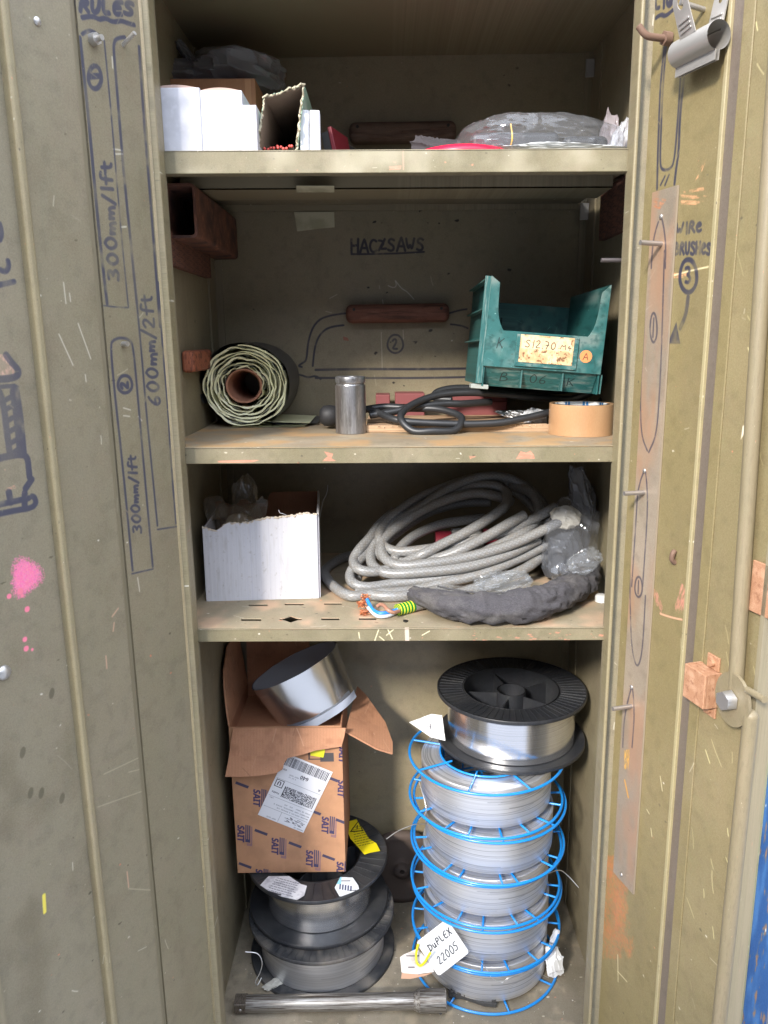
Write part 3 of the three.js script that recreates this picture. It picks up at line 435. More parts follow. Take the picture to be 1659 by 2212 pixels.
    const s = new THREE.Shape(q.map((p) => new THREE.Vector2(p.x, p.y))), gb = new THREE.ExtrudeGeometry(s, { depth: 0.003, bevelEnabled: false }), uv = gb.attributes.uv; for (let i = 0; i < uv.count; i++) uv.setXY(i, (uv.getX(i) - xl) / (xr - xl), (uv.getY(i) - yb) / (yt - yb));
    const bar = mesh('flat_bar', gb.translate(0, 0, .0005), paintMat(c2, { roughness: 0.42, metalness: 0.25 }), D.g);
    const pm = mat({ color: [0.42, 0.39, 0.36], metalness: 0.8, roughness: 0.45 });
    for (const [a, b] of [[1430, 527], [1392, 1063.7], [1365, 1525]]) { const p = D.at(a, b, .003); mesh('peg', rod(V(p.x, p.y, .002), V(p.x + .002, p.y + .001, .036), .0032), pm, D.g); }
    for (const [a, b] of [[1429, 468], [1393, 1017], [1365, 1484], [1343, 1889]]) { const p = D.at(a, b, .003); mesh('rivet', new THREE.SphereGeometry(.0034, 10, 8).scale(1, 1, .7).translate(p.x, p.y, .0035), pm, D.g); }
  }
  const rustM = mat({ color: [0.19, 0.115, 0.08], roughness: 0.75, metalness: .3 }), steelM = mat({ color: [0.46, 0.44, 0.42], roughness: 0.4, metalness: 0.8 });
  { // bent hook bolt with nut, nail for the clip, bulged hole
    const p = D.at(1449, 84, 0); mesh('hook', tube([V(p.x, p.y, 0), V(p.x, p.y, .02), V(p.x - .001, p.y + .002, .034), V(p.x - .004, p.y + .012, .043)], .0042, 24, 10), rustM, D.g); mesh('nut', new THREE.CylinderGeometry(.0085, .0085, .009, 6).rotateX(Math.PI / 2).translate(p.x, p.y, .006), rustM, D.g);
    const q = D.at(1521, 21, 0); mesh('nail', rod(V(q.x, q.y, 0), V(q.x, q.y + .005, .032), .003), steelM, D.g);
    const h = D.at(1459, 1206, 0); mesh('dented_nail', tube([V(h.x, h.y - .006, 0), V(h.x, h.y - .001, .005), V(h.x + .001, h.y + .007, .005), V(h.x, h.y + .01, .002)], .0035, 12, 8), rustM, D.g);
  }
  { // locking rods, cam and guide bracket
    const rm = mat({ map: plainT, roughness: .5, color: [.86, .82, .76] }); const rail = (name, A, B, r) => { const a = D.at(A[0], A[1], .012), b = D.at(B[0], B[1], .012); mesh(name, rod(a, b, r, 16), rm, D.g); for (const q of [a, b]) mesh('rod_end', new THREE.SphereGeometry(r * 1.02, 14, 8).translate(q.x, q.y, q.z), rm, D.g); };
    rail('locking_rod', [1690, -60], [1586, 1524], .0085); rail('locking_rod', [1622, 1548], [1545, 2290], .0085);
    const c = D.at(1602, 1508, .006); const cs = slab([[1590, 1466], [1595, 1466], [1640, 1515], [1634, 1545], [1618, 1556], [1575, 1510], [1567, 1540], [1561, 1520]].map(([a, b]) => { const p = D.at(a, b, .008); return p; }), .004); // in door coordinates
    mesh('cam_plate', new THREE.CylinderGeometry(.026, .026, .004, 24).rotateX(Math.PI / 2).scale(1.1, 1.25, 1).translate(c.x, c.y, .018), rm, D.g);
    mesh('cam_bolt', new THREE.CylinderGeometry(.0115, .0125, .012, 6).rotateX(Math.PI / 2).translate(c.x, c.y, .027), mat({ color: [.6, .59, .58], roughness: .35, metalness: .85 }), D.g);
    mesh('cam_axle', rod(V(c.x, c.y, 0), V(c.x, c.y, .02), .009), rm, D.g);
    const h = D.at(1640, 1496, .01); mesh('cam_lug', rod(V(h.x - .01, h.y, .018), V(h.x + .02, h.y + .002, .02), .004), rm, D.g);
    const a = D.at(1535, 1440, 0), b = D.at(1535, 1515, 0), rc = canvas(128, 128), x = rc.getContext('2d'); x.fillStyle = 'rgb(164,120,90)'; x.fillRect(0, 0, 128, 128); layer(x, 5, [190, 150, 120], .7, .4, .7, 3); layer(x, 3, [126, 84, 60], .7, .55, .75, 5); grain(x, 20, 2); const bm = mat({ map: tex(rc), roughness: .75 });
    const xm = a.x; mesh('guide_bracket', merge([bx(xm - .018, xm + .022, b.y, a.y, .020, .024, .001), bx(xm - .018, xm - .014, b.y, a.y, 0, .02), bx(xm + .018, xm + .022, b.y, a.y, 0, .02), bx(xm - .0138, xm + .0178, a.y - .0036, a.y - .0006, .001, .0198), bx(xm - .0138, xm + .0178, b.y + .0006, b.y + .0036, .001, .0198), bx(xm - .004, xm + .018, a.y, a.y + .018, 0, .003, .001), bx(xm - .004, xm + .018, b.y - .018, b.y, 0, .003, .001)]), bm, D.g);
    for (const yy of [a.y + .009, b.y - .009]) mesh('screw', new THREE.CylinderGeometry(.0045, .005, .005, 6).rotateX(Math.PI / 2).translate(xm + .008, yy, .005), bm, D.g);
    const o1 = D.at(1644, 1270, 0); mesh('rusty_plate', bx(o1.x - .012, o1.x + .05, o1.y - .03, o1.y + .03, .001, .004, .001), bm, D.g);
  }
}

// =====================================================================
// shared looks
// =====================================================================
function cardCanvas(w, h, base, seed, o = {}) {
  const c = canvas(w, h), x = c.getContext('2d'); x.fillStyle = css(base); x.fillRect(0, 0, w, h);
  const k = (f) => base.map((v) => Math.max(0, Math.min(255, v * f | 0)));
  layer(x, 12, k(0.86), 0.5, 0.4, 0.75, seed); layer(x, 4, k(1.1), 0.35, 0.5, 0.8, seed + 1); if (o.flute) for (let i = 0; i < w; i += o.flute) { x.fillStyle = `rgba(${k(0.9)},.25)`; x.fillRect(i, 0, o.flute * .4, h); }
  grain(x, o.grain ?? 7, seed + 2); return c;
}
const FILM = (o = {}) => mat({ color: [0.9, 0.92, 0.95], transmission: 0.94, roughness: 0.045, thickness: 0, ior: 1.5, specularIntensity: 1, ...o });
const creased = (g) => toCreasedNormals(g, 0.16);
// a crumpled bag: a closed lumpy shape from an ellipsoid, with sharp folds
function bagGeo(rx, ry, rz, amp, freq, seed, det = 5, sq = 2.4) {
  const g = new THREE.SphereGeometry(1, 10 * det + 20, 6 * det + 10), R = Rnd(seed * 31 + 5), pl = []; for (let i = 0; i < 22; i++) { const z = 2 * R() - 1, a = R() * 6.283, c = Math.sqrt(1 - z * z); pl.push([V(c * Math.cos(a), z, c * Math.sin(a)), 1 - amp * 0.9 * R()]); }
  return creased(disp(g, (v) => {
    const p = Math.pow(Math.abs(v.x) ** sq + Math.abs(v.y) ** sq + Math.abs(v.z) ** sq, -1 / sq); v.multiplyScalar(p);
    const u = v.clone().normalize(); let f = 9; for (const [n, d] of pl) { const k = u.dot(n); if (k > 0.05) f = Math.min(f, d / k); }       // flat facets between sharp folds
    const a = 1 - Math.abs(2 * vn(v.x * freq + seed, v.y * freq, v.z * freq) - 1), q = Math.min(f, 1.12) * (1 + amp * 0.55 * (a ** 4 - 0.15)); v.set(v.x * rx * q, v.y * ry * q, v.z * rz * q);
  }));
}
const REST = (o, k, x, z, lift = 0) => { o.position.set(x, sy(k, x) + lift, z); if (k) o.rotation.z = -TILT; return o; };

// =====================================================================
// top shelf
// =====================================================================
function carton(name, D, z, depth, shelfK, c, o = {}) {      // D: left, top, right, bottom in the photograph; the face stands at z
  const a = PZ(D[0], D[3], z), b = PZ(D[2], D[1], z), g = group(name), w = b.x - a.x, xm = (a.x + b.x) / 2, h = b.y - sy(shelfK, xm);
  REST(g, shelfK, xm, z); const m = o.m ?? mat({ map: tex(c), roughness: 0.75 });
  mesh('body', bx(-w / 2, w / 2, 0.0004, h, -depth, 0, 0.0014), m, g);
  return { g, w, h, m };
}
const wc = (seed, base = [196, 196, 202]) => cardCanvas(256, 256, base, seed, { grain: 4 });
const flapM = mat({ color: [0.46, 0.33, 0.28], roughness: 0.85 });
function tuck(o, rise, d) {                                    // arched tuck flap above the front face
  const s = new THREE.Shape(); s.moveTo(-o.w / 2 + .002, 0); s.quadraticCurveTo(0, rise * 2, o.w / 2 - .002, 0); s.lineTo(-o.w / 2 + .002, 0);
  mesh('tuck_flap', new THREE.ExtrudeGeometry(s, { depth: d, bevelEnabled: false, curveSegments: 12 }).translate(0, o.h - .0005, -d - .001), flapM, o.g);
}
{ const o = carton('white_carton', [330, 188, 429.5, 323], -0.014, 0.17, 1, wc(3)); tuck(o, .004, .12); tag(o.g, 'plain white carton against the left end of the top shelf', 'carton', null); }
{
  const c = wc(5), x = c.getContext('2d'); layer(x, 5, [170, 170, 172], .7, .55, .7, 6); x.fillStyle = 'rgba(200,200,204,.85)'; x.fillRect(60, 0, 196, 220); chips(x, 14, 1, 2, ['150,150,150'], 8); chips(x, 10, 2, 4, ['188,190,186'], 9, [140, 225, 50, 20]);
  const o = carton('white_carton', [432, 194, 521, 323], -0.016, 0.17, 1, c); tuck(o, .004, .12); tag(o.g, 'scuffed white carton with bowed top flap beside a smaller white carton', 'carton');
}
{ const o = carton('small_white_carton', [522, 226, 552.5, 323], -0.012, 0.12, 1, wc(7)); tag(o.g, 'narrow low white carton next to the torn green carton', 'carton'); }
{
  const c = cardCanvas(256, 256, [166, 118, 84], 11, { flute: 9 }), x = c.getContext('2d'); x.fillStyle = 'rgba(190,146,108,.55)'; x.fillRect(226, 0, 18, 256);
  const o = carton('brown_cardboard_box', [369, 168, 549, 330], -0.20, 0.20, 1, c); tag(o.g, 'brown cardboard box behind the white cartons with a bag on it', 'box');
  const p = PZ(455, 168, -0.28), yb = sy(1, o.g.position.x) + o.h;
  const b = group('plastic_bag'); b.position.set(o.g.position.x + .0, yb, -0.29);
  const fm = FILM({ color: [.5, .5, .54], transmission: .72, roughness: .28 });
  mesh('film', bagGeo(.075, .036, .07, .16, 2.2, 4).translate(.022, .03, 0), fm, b); mesh('film', bagGeo(.045, .022, .05, .25, 2.6, 9).rotateZ(.2).translate(-.068, .019, .02), fm, b);
  mesh('film', bagGeo(.008, .028, .02, .3, 3, 2, 3).rotateZ(.6).translate(-.045, .052, .03), fm, b); mesh('contents', bagGeo(.06, .024, .05, .1, 2, 3, 3).translate(.025, .026, -.006), mat({ color: [.035, .035, .04], roughness: .6 }), b);
  tag(b, 'dusty clear plastic bag heaped on the brown cardboard box', 'plastic bag');
}
{ // torn green carton: an open, leaning square tube
  const q = [[556, 320], [571, 211], [656, 184], [637, 318]].map(([a, b]) => PZ(a, b, -0.03)), yb = sy(1, -0.13) + .0006; q[0].y = q[3].y = yb;
  const g = group('torn_green_carton'), o = q[0].clone(); g.position.copy(o);
  const gc = cardCanvas(128, 128, [140, 172, 150], 14), ic = cardCanvas(128, 256, [136, 120, 104], 15); layer(gc.getContext('2d'), 6, [206, 210, 190], .6, .5, .7, 5);
  const om = mat({ map: tex(gc), roughness: .7 }), im = mat({ map: tex(ic), roughness: .9 }), L = .26, cen = q.reduce((s, p) => s.add(p), V(0, 0, 0)).multiplyScalar(.25);
  const rag = mat({ color: [.5, .45, .32], roughness: 1 });
  for (let i = 0; i < 4; i++) {
    const a = q[i].clone().sub(o), b = q[(i + 1) % 4].clone().sub(o), nrm = V(b.y - a.y, a.x - b.x, 0).normalize(); const mid = a.clone().add(b).multiplyScalar(.5).add(o); if (nrm.dot(mid.clone().sub(cen)) < 0) nrm.negate();
    for (const [nm, off, t, m] of [['outer_face', .0006, .0009, om], ['inner_face', -.0012, .0016, im]]) {
      const A = a.clone().addScaledVector(nrm, off), B = b.clone().addScaledVector(nrm, off), n = 22, P = [], I = [], U = [];
      for (let k = 0; k <= n; k++) for (let s = 0; s < 2; s++) for (let f = 0; f < 2; f++) { const p = A.clone().lerp(B, k / n).addScaledVector(nrm, s ? t : 0); P.push(p.x, p.y, f ? -L : (vn(k * 1.7, i * 9, 2) - .6) * .011 * (i === 3 ? .4 : 1)); U.push(k / n, f); }
      const id = (k, s, f) => k * 4 + s * 2 + f; for (let k = 0; k < n; k++) { for (const s of [0, 1]) I.push(id(k, s, 0), id(k + 1, s, 0), id(k, s, 1), id(k + 1, s, 0), id(k + 1, s, 1), id(k, s, 1)); I.push(id(k, 0, 0), id(k, 1, 0), id(k + 1, 0, 0), id(k + 1, 0, 0), id(k, 1, 0), id(k + 1, 1, 0)); }
      const geo = new THREE.BufferGeometry(); geo.setAttribute('position', new THREE.Float32BufferAttribute(P, 3)); geo.setAttribute('uv', new THREE.Float32BufferAttribute(U, 2)); geo.setIndex(I); const gg = geo.toNonIndexed(); gg.computeVertexNormals(); mesh(nm, gg, m, g);
    }
    if (i < 3) { // frayed board edge
      const pts = []; for (let k = 0; k <= 16; k++) { const p = a.clone().lerp(b, k / 16).addScaledVector(nrm, .0004); p.z = (vn(k * 1.7 * 22 / 16, i * 9, 2) - .6) * .011 + .001; p.x += (vn(k * 2.3, i, 5) - .5) * .003; p.y += (vn(k * 2.3, i, 8) - .5) * .003; pts.push(p); }
      const tg = tube(pts, .0013, 60, 6); disp(tg, (v, j) => { v.x += (vn(v.x * 380, v.y * 380, v.z * 380) - .5) * .0022; v.y += (vn(v.y * 380, v.x * 380, 4) - .5) * .0022; }); mesh('frayed_edge', tg, rag, g);
    }
  }
  mesh('back_face', slab(q.map((p) => p.clone().sub(o).setZ(-L)), .001), im, g);
  tag(g, 'torn open pale green carton leaning over with red tipped rods in it', 'carton');
  // the rods it holds
  const rg = new THREE.CylinderGeometry(.0017, .0017, .2, 8).rotateX(Math.PI / 2), tg = new THREE.SphereGeometry(.0021, 10, 8), rm = mat({ color: [.3, .28, .26], roughness: .6, metalness: .3 }), tm = mat({ color: [.78, .12, .1], roughness: .5 });
  const r0 = group('welding_rod'); mesh('core_wire', rg, rm, r0); mesh('red_tip', tg, tm, r0).position.z = .1; scene.remove(r0);
  const spots = [[562, 319.5], [570, 319], [583, 316], [591, 319], [598, 314], [605, 314], [600, 318.6], [611, 319], [624, 312], [630, 315], [618, 318.4], [577, 319]];
  spots.forEach(([a, b], i) => { const r = i ? r0.clone() : r0; r.name = i ? uniq('welding_rod') : 'welding_rod'; scene.add(r); const p = PZ(a, b, -.05); p.y = Math.max(p.y, yb + .0035); r.position.set(p.x, p.y, -.152 - (i % 3) * .004); tag(r, 'thin rod with a red tip lying inside the torn green carton', 'welding rod', 'red tipped rods in the green carton'); });
}
{ // white plastic case on edge
  const a = PZ(648, 322, -0.04), b = PZ(690, 236, -0.04), g = group('white_plastic_case'), w = b.x - a.x, h = b.y - sy(1, a.x); REST(g, 1, (a.x + b.x) / 2, -.04); g.rotation.y = .1;
  const c = wc(21, [214, 216, 220]), x = c.getContext('2d'); const m = mat({ map: tex(c), roughness: .35 }), pc = wc(22, [206, 204, 206]), px = pc.getContext('2d'); layer(px, 6, [120, 104, 100], .8, .6, .75, 4); px.fillStyle = 'rgba(120,90,84,.7)'; px.fillRect(150, 120, 6, 30); const sm = mat({ map: tex(pc), roughness: .6 });
  mesh('tray', bx(-w / 2, -w * .02, 0, h, -.16, 0, .002), m, g); mesh('lid', bx(-w * .02 + .0006, w / 2, 0, h, -.16, -.0006, .002), m, g); mesh('side_label', bx(w / 2, w / 2 + .0006, .004, h - .004, -.155, -.006), sm, g); mesh('finger_groove', bx(-w * .2, -w * .1, h * .14, h * .78, -.0005, .0022, .001), mat({ color: [.9, .9, .92], roughness: .3 }), g);
  tag(g, 'slim white plastic case standing on edge beside the torn green carton', 'case');
}
{ // red and black book
  const a = PZ(712, 322, -.10), g = group('red_notebook'); REST(g, 1, a.x + .004, -.085); g.rotation.z = .2; g.rotation.y = -.3;
  mesh('cover', bx(.004, .010, 0, .050, -.07, 0, .001), mat({ color: [.16, .012, .02], roughness: .5 }), g); mesh('pages', bx(-.008, .0038, .001, .046, -.118, -.002, .001), mat({ color: [.03, .03, .03], roughness: .7 }), g);
  tag(g, 'small dark red and black notebook leaning beside the white plastic case', 'notebook');
}
{ // red plastic disc lying flat, just over the edge of the shelf
  const g = group('red_plastic_disc'), a = PZ(890, 322, -.11), b = PZ(1096, 322, -.11), r = (b.x - a.x) / 2; REST(g, 1, (a.x + b.x) / 2, -.004 - r); mesh('disc', lathe([[0, .012], [r * .8, .0115], [r * .93, .009], [r * .99, .004], [r, 0], [r * .97, 0], [r * .84, .007], [0, .010]], 64), mat({ color: [.72, .015, .05], roughness: .35 }), g);
  tag(g, 'shallow bright red plastic disc lying beside the bagged black part', 'plastic disc');
}
{ // dark woolly rag
  const g = group('dark_rag'), a = PZ(945, 306, -.17); REST(g, 1, a.x, -.175); mesh('cloth', bagGeo(.045, .029, .03, .3, 3, 5, 8).translate(0, .028, 0), mat({ color: [.06, .055, .06], roughness: 1, sheen: 1, sheenRoughness: .7, sheenColor: new THREE.Color(.1, .1, .11) }), g); tag(g, 'dark grey fluffy rag bundled behind the red disc', 'rag');
}
{ // black part sealed in a clear bag
  const g = group('bagged_black_part'), a = PZ(990, 320, -.09), b = PZ(1348, 250, -.09), w = b.x - a.x, h = b.y - sy(1, .2); REST(g, 1, (a.x + b.x) / 2, -.13);
  const dm = mat({ color: [.03, .032, .036], roughness: .45 });
  mesh('part', bx(-w * .42, w * .12, .004, h * .72, -.07, .035, .008), dm, g); mesh('part', bx(w * .15, w * .43, .004, h * .66, -.06, .03, .01), dm, g);
  const planes = [], R = Rnd(12); for (let i = 0; i < 15; i++) { const z = 2 * R() - 1, a = R() * 6.283, c = Math.sqrt(1 - z * z); planes.push([V(c * Math.cos(a), z, c * Math.sin(a)), 1.0 + .3 * R()]); }
  const film = new THREE.SphereGeometry(1, 130, 80); disp(film, (v) => {
    const sq = 3.4, p = Math.pow(Math.abs(v.x) ** sq + Math.abs(v.y) ** sq + Math.abs(v.z) ** sq, -1 / sq); v.multiplyScalar(p);
    const t = v.x; const u = v.clone().normalize(); let f = 9; for (const [n, d] of planes) { const k = u.dot(n); if (k > .05) f = Math.min(f, d / k); } f = Math.min(1.06, f * 1.0); const a1 = 1 - Math.abs(2 * vn(v.x * 5 + 3, v.y * 2.5, v.z * 3) - 1), a2 = 1 - Math.abs(2 * vn(v.x * 11, v.y * 5 + 7, v.z * 6) - 1);
    const prof = 1 - .16 * t * t - .1 * Math.max(0, t) ** 3; const q = Math.min(1.08, f) * (1 + .035 * (a1 ** 8 - .1) + .015 * (a2 ** 8 - .1));
    v.set(v.x * w * .5 * (1 + .03 * a1), (v.y * .5 + .5) * h * prof * (v.y > -.4 ? q : 1), v.z * .085 * q);
  });
  mesh('clear_film', creased(film), FILM({ color: [.95, .96, .98], roughness: .05, transmission: .93 }), g);
  mesh('knotted_end', bagGeo(.012, .03, .02, .4, 3, 3, 5).rotateZ(-.3).translate(w * .5 - .004, .03, .03), FILM({ transmission: .6, roughness: .2 }), g);
  mesh('elastic_band', tube([[992 - 0, 0]].flatMap(() => [V(-w * .22, 0.002, .072), V(-w * .205, h * .35, .088), V(-w * .21, h * .7, .08)]), .0011, 20, 6), mat({ color: [.7, .42, .08], roughness: .5 }), g);
  tag(g, 'black part sealed in a glossy clear plastic bag on the top shelf', 'bagged part');
}
{ // folded sheet of film under it
  const g = group('folded_plastic_sheet'), a = PZ(1092, 321, -.03), b = PZ(1337, 321, -.03), w = b.x - a.x; REST(g, 1, (a.x + b.x) / 2, -.024); mesh('sheet', bagGeo(w * .5, .006, .02, .3, 5, 8, 6, 2).translate(0, .0058, 0), mat({ color: [.72, .73, .72], roughness: .4, transmission: .3 }), g); tag(g, 'folded whitish plastic sheet in front of the bagged black part', 'plastic sheet');
}
{ const g = group('crumpled_film'), a = PZ(1330, 270, -.16); REST(g, 1, a.x + .0, -.20); mesh('film', bagGeo(.016, .05, .03, .42, 2.6, 6, 7).translate(0, .046, 0), FILM({ color: [.72, .66, .7], transmission: .6, roughness: .3 }), g); tag(g, 'crumpled pinkish clear film pushed against the right cabinet wall', 'plastic film'); }

// =====================================================================
// second shelf
// =====================================================================
{ // roll of membrane with crinkled foil backed paper
  const g = group('membrane_roll'), front = PY(540, 924, sy(2, -.24)), z0 = front.z, xc = PZ(528, 843, z0).x, R = .0755, L = Math.min(.215, z0 - BZ - .012); REST(g, 2, xc, z0); g.rotation.z = 0; g.scale.set(1.03, .965, 1);
  const cy = R + .001, rc = .031, turns = 6.6, pm = mat({ color: [.78, .76, .47], roughness: .34 }), foil = mat({ color: [.78, .79, .76], roughness: .22, metalness: .85 }), blk = mat({ color: [.045, .047, .052], roughness: .34 });
  const spiral = (off, wob) => (t) => { const a = -2.1 + t * turns * 6.283, r0 = rc + .001 + (R - rc - .001) * Math.pow(t, .9), e = Math.sin(a * 5.3 + off) * .0009 + Math.sin(a * 9.7 + 2 * off) * .0008 + (vn(a * 2.1, off) - .5) * .0045 + (vn(a * 7.3, off + 4) - .5) * .0016, r = Math.max(rc + .0006, r0 + e * wob - off * .0009); return [Math.cos(a) * r, Math.max(cy + Math.sin(a) * r, .0012 + off * .0006)]; };
  function strip(f, t0, t1, n, zf, back, th) { // sheet swept along z with a wavy front edge
    const P = [], I = [], U = []; for (let i = 0; i <= n; i++) { const t = lerp(t0, t1, i / n), [x, y] = f(t), zz = zf(t); for (let s = 0; s < 4; s++) { const q = s / 3, zz2 = lerp(zz, -back, q); P.push(x, y, zz2); U.push(i / n, q); } }
    for (let i = 0; i < n; i++) for (let s = 0; s < 3; s++) { const a = i * 4 + s, b = a + 4; I.push(a, b, a + 1, b, b + 1, a + 1); } const q = new THREE.BufferGeometry(); q.setAttribute('position', new THREE.Float32BufferAttribute(P, 3)); q.setAttribute('uv', new THREE.Float32BufferAttribute(U, 2)); q.setIndex(I); q.computeVertexNormals(); return q;
  }
  const zf = (k) => (t) => (vn(t * 130, k) - .5) * .007 - .004 * k;
  const rimOf = (f, t0, t1, n, zf, th) => { const P = [], I = []; for (let i = 0; i <= n; i++) { const t = lerp(t0, t1, i / n), [x, y] = f(t), q = Math.hypot(x, y - cy) || 1, k = th * (.5 + vn(t * 90, 4)); P.push(x, y, zf(t), x - x / q * k, y - (y - cy) / q * k, zf(t) - .0015); } for (let i = 0; i < n; i++) { const a = i * 2; I.push(a, a + 1, a + 2, a + 1, a + 3, a + 2); } const q = new THREE.BufferGeometry(); q.setAttribute('position', new THREE.Float32BufferAttribute(P, 3)); q.setAttribute('uv', new THREE.Float32BufferAttribute(new Float32Array(P.length / 3 * 2), 2)); q.setIndex(I); q.computeVertexNormals(); return q; };
  mesh('backing_paper', strip(spiral(0, 1), .03, 1, 620, zf(0), L), pm, g); mesh('foil_layer', strip(spiral(1, 1.2), .02, .985, 620, zf(.6), L), foil, g); mesh('backing_paper', strip(spiral(2.0, .9), .05, .97, 560, zf(.3), L), pm, g);
  mesh('paper_edge', rimOf(spiral(0, 1), .03, 1, 620, zf(0), .0026), pm, g); mesh('foil_edge', rimOf(spiral(1, 1.2), .02, .985, 620, zf(.6), .0014), foil, g);
  // outer black membrane and the loose tail lying on the shelf
  const outer = (t) => { if (t < .86) { const a = lerp(3.55, -1.05, t / .86), r = R + .0022 + Math.sin(a * 4) * .0012; return [Math.cos(a) * r, cy + Math.sin(a) * r]; } const q = (t - .86) / .14, a = -1.05, r = R + .002, x0 = Math.cos(a) * r, y0 = cy + Math.sin(a) * r; return [lerp(x0, R * 1.6, q), Math.max(.0024, lerp(y0, .003, Math.sqrt(q)))]; };
  mesh('black_membrane', strip(outer, 0, 1, 160, (t) => -.003 + (vn(t * 30, 8) - .5) * .006 - (t > .9 ? (t - .9) * .3 : 0), L - .002), blk, g);
  const tail = (o) => (t) => [lerp(-R * .35, R * (1.35 + o * .05), t), .0016 + o * .0022 + .012 * (1 - t) * o * .3]; for (const k of [0, 1, 2]) mesh('tail_layer', strip(tail(k), 0, 1, 30, (t) => -.002 * k + (vn(t * 12, k * 3) - .5) * .004, L * .9), k === 1 ? foil : pm, g);
  const cc = cardCanvas(128, 64, [168, 118, 92], 31); const core = lathe([[rc, 0], [rc, L], [rc - .0045, L], [rc - .0045, 0], [rc, 0]], 48).rotateX(-Math.PI / 2).translate(0, cy, .003); mesh('core_tube', core, mat({ map: tex(cc), roughness: .85 }), g);
  tag(g, 'roll of black membrane with crinkled yellowish foil backing and cardboard core', 'roll');
}
{ // deep impact socket
  const p = PY(757, 939, sy(2, -.06)), r = .0255, h = .094, g = group('impact_socket'); REST(g, 2, PZ(757, 880, p.z - r).x, p.z - r);
  const c = canvas(512, 256), x = c.getContext('2d'); x.fillStyle = 'rgb(150,150,152)'; x.fillRect(0, 0, 512, 256); layer(x, 5, [104, 102, 100], .8, .45, .7, 4); layer(x, 2, [190, 190, 192], .5, .5, .8, 7); layer(x, 10, [124, 112, 104], .5, .55, .7, 9); scratches(x, 60, 4, 40, '210,210,212', .8, 5); grain(x, 20, 4);
  const rc = canvas(256, 128), y = rc.getContext('2d'); y.fillStyle = 'rgb(90,90,90)'; y.fillRect(0, 0, 256, 128); layer(y, 4, [170, 170, 170], .8, .4, .7, 14);
  mesh('body', lathe([[0, 0], [r - .001, 0], [r, .0012], [r, h * .84], [r - .0022, h * .855], [r - .0022, h * .885], [r - .0004, h * .9], [r - .0004, h * .985], [r - .002, h], [r * .62, h], [r * .6, h * .98], [r * .6, h * .4], [0, h * .4]], 64).rotateY(Math.PI), mat({ map: tex(c), roughnessMap: tex(rc, false), roughness: .8, metalness: .75 }), g);
  tag(g, 'worn grey steel impact socket standing beside the black cable', 'socket');
}
{ // plank under the cable
  const c = canvas(512, 128), x = c.getContext('2d'); x.fillStyle = 'rgb(170,142,112)'; x.fillRect(0, 0, 512, 128); layer(x, 4, [120, 92, 66], .7, .45, .7, 4, .15, 2); layer(x, 2, [204, 172, 138], .6, .5, .7, 6, .1, 2); grain(x, 14, 4);
  const a = PY(792, 934, sy(2, -.04)), b = PY(1140, 912, sy(2, .2)), g = group('wooden_board'); REST(g, 2, (a.x + b.x) / 2, 0); const w = b.x - a.x, yv = bx(-w / 2, w / 2, .0005, .0125, -.345, -.178); disp(yv, (v) => { if (v.x > 0) v.x += (v.z + .25) * .12; }); mesh('board', yv, mat({ map: tex(c), roughness: .85 }), g);
  const ep = []; for (let i = 0; i < 26; i++) { const r = Rnd(i + 3); ep.push(rod(V(w * (.49 - i * .037), .009 + r() * .003, -.178), V(w * (.49 - i * .037) + .008 * (r() - .3), .008 + .006 * r(), -.174 + .004 * r()), .0008, 5, .0002)); } mesh('splinters', merge(ep), mat({ color: [.55, .42, .28], roughness: .9 }), g);
  tag(g, 'splintered wooden board lying under the black cable', 'board');
}
{ // red painted blocks at the back
  const m = mat({ color: [.20, .055, .055], roughness: .55 });
  for (const [a, b, y0, y1, dz, label] of [[811, 842, 853, 900, .36, 'small red steel block behind the impact socket'], [853, 917, 850, 900, .36, 'red steel block with a drilled hole behind the cable'], [968, 1096, 846, 900, .345, 'long red steel block under the green bin']]) {
    const p = PZ(a, y0, -dz), q = PZ(b, y0, -dz), g = group('red_steel_block'), w = q.x - p.x, xm = (p.x + q.x) / 2; REST(g, 2, xm, -dz); const h = p.y - sy(2, xm); mesh('block', bx(-w / 2, w / 2, .0005, h, -.055, 0, .002), m, g); mesh('top_flange', bx(-w / 2, w / 2, h * .62, h * .66, -.02, .004, .001), m, g);
    if (w > .05) mesh('hole', new THREE.CylinderGeometry(.003, .003, .002, 12).rotateX(Math.PI / 2).translate(w * .2, h * .7, .0008), mat({ color: [.01, .01, .01] }), g); tag(g, label, 'steel block', 'red blocks at the back of the second shelf');
  }
}
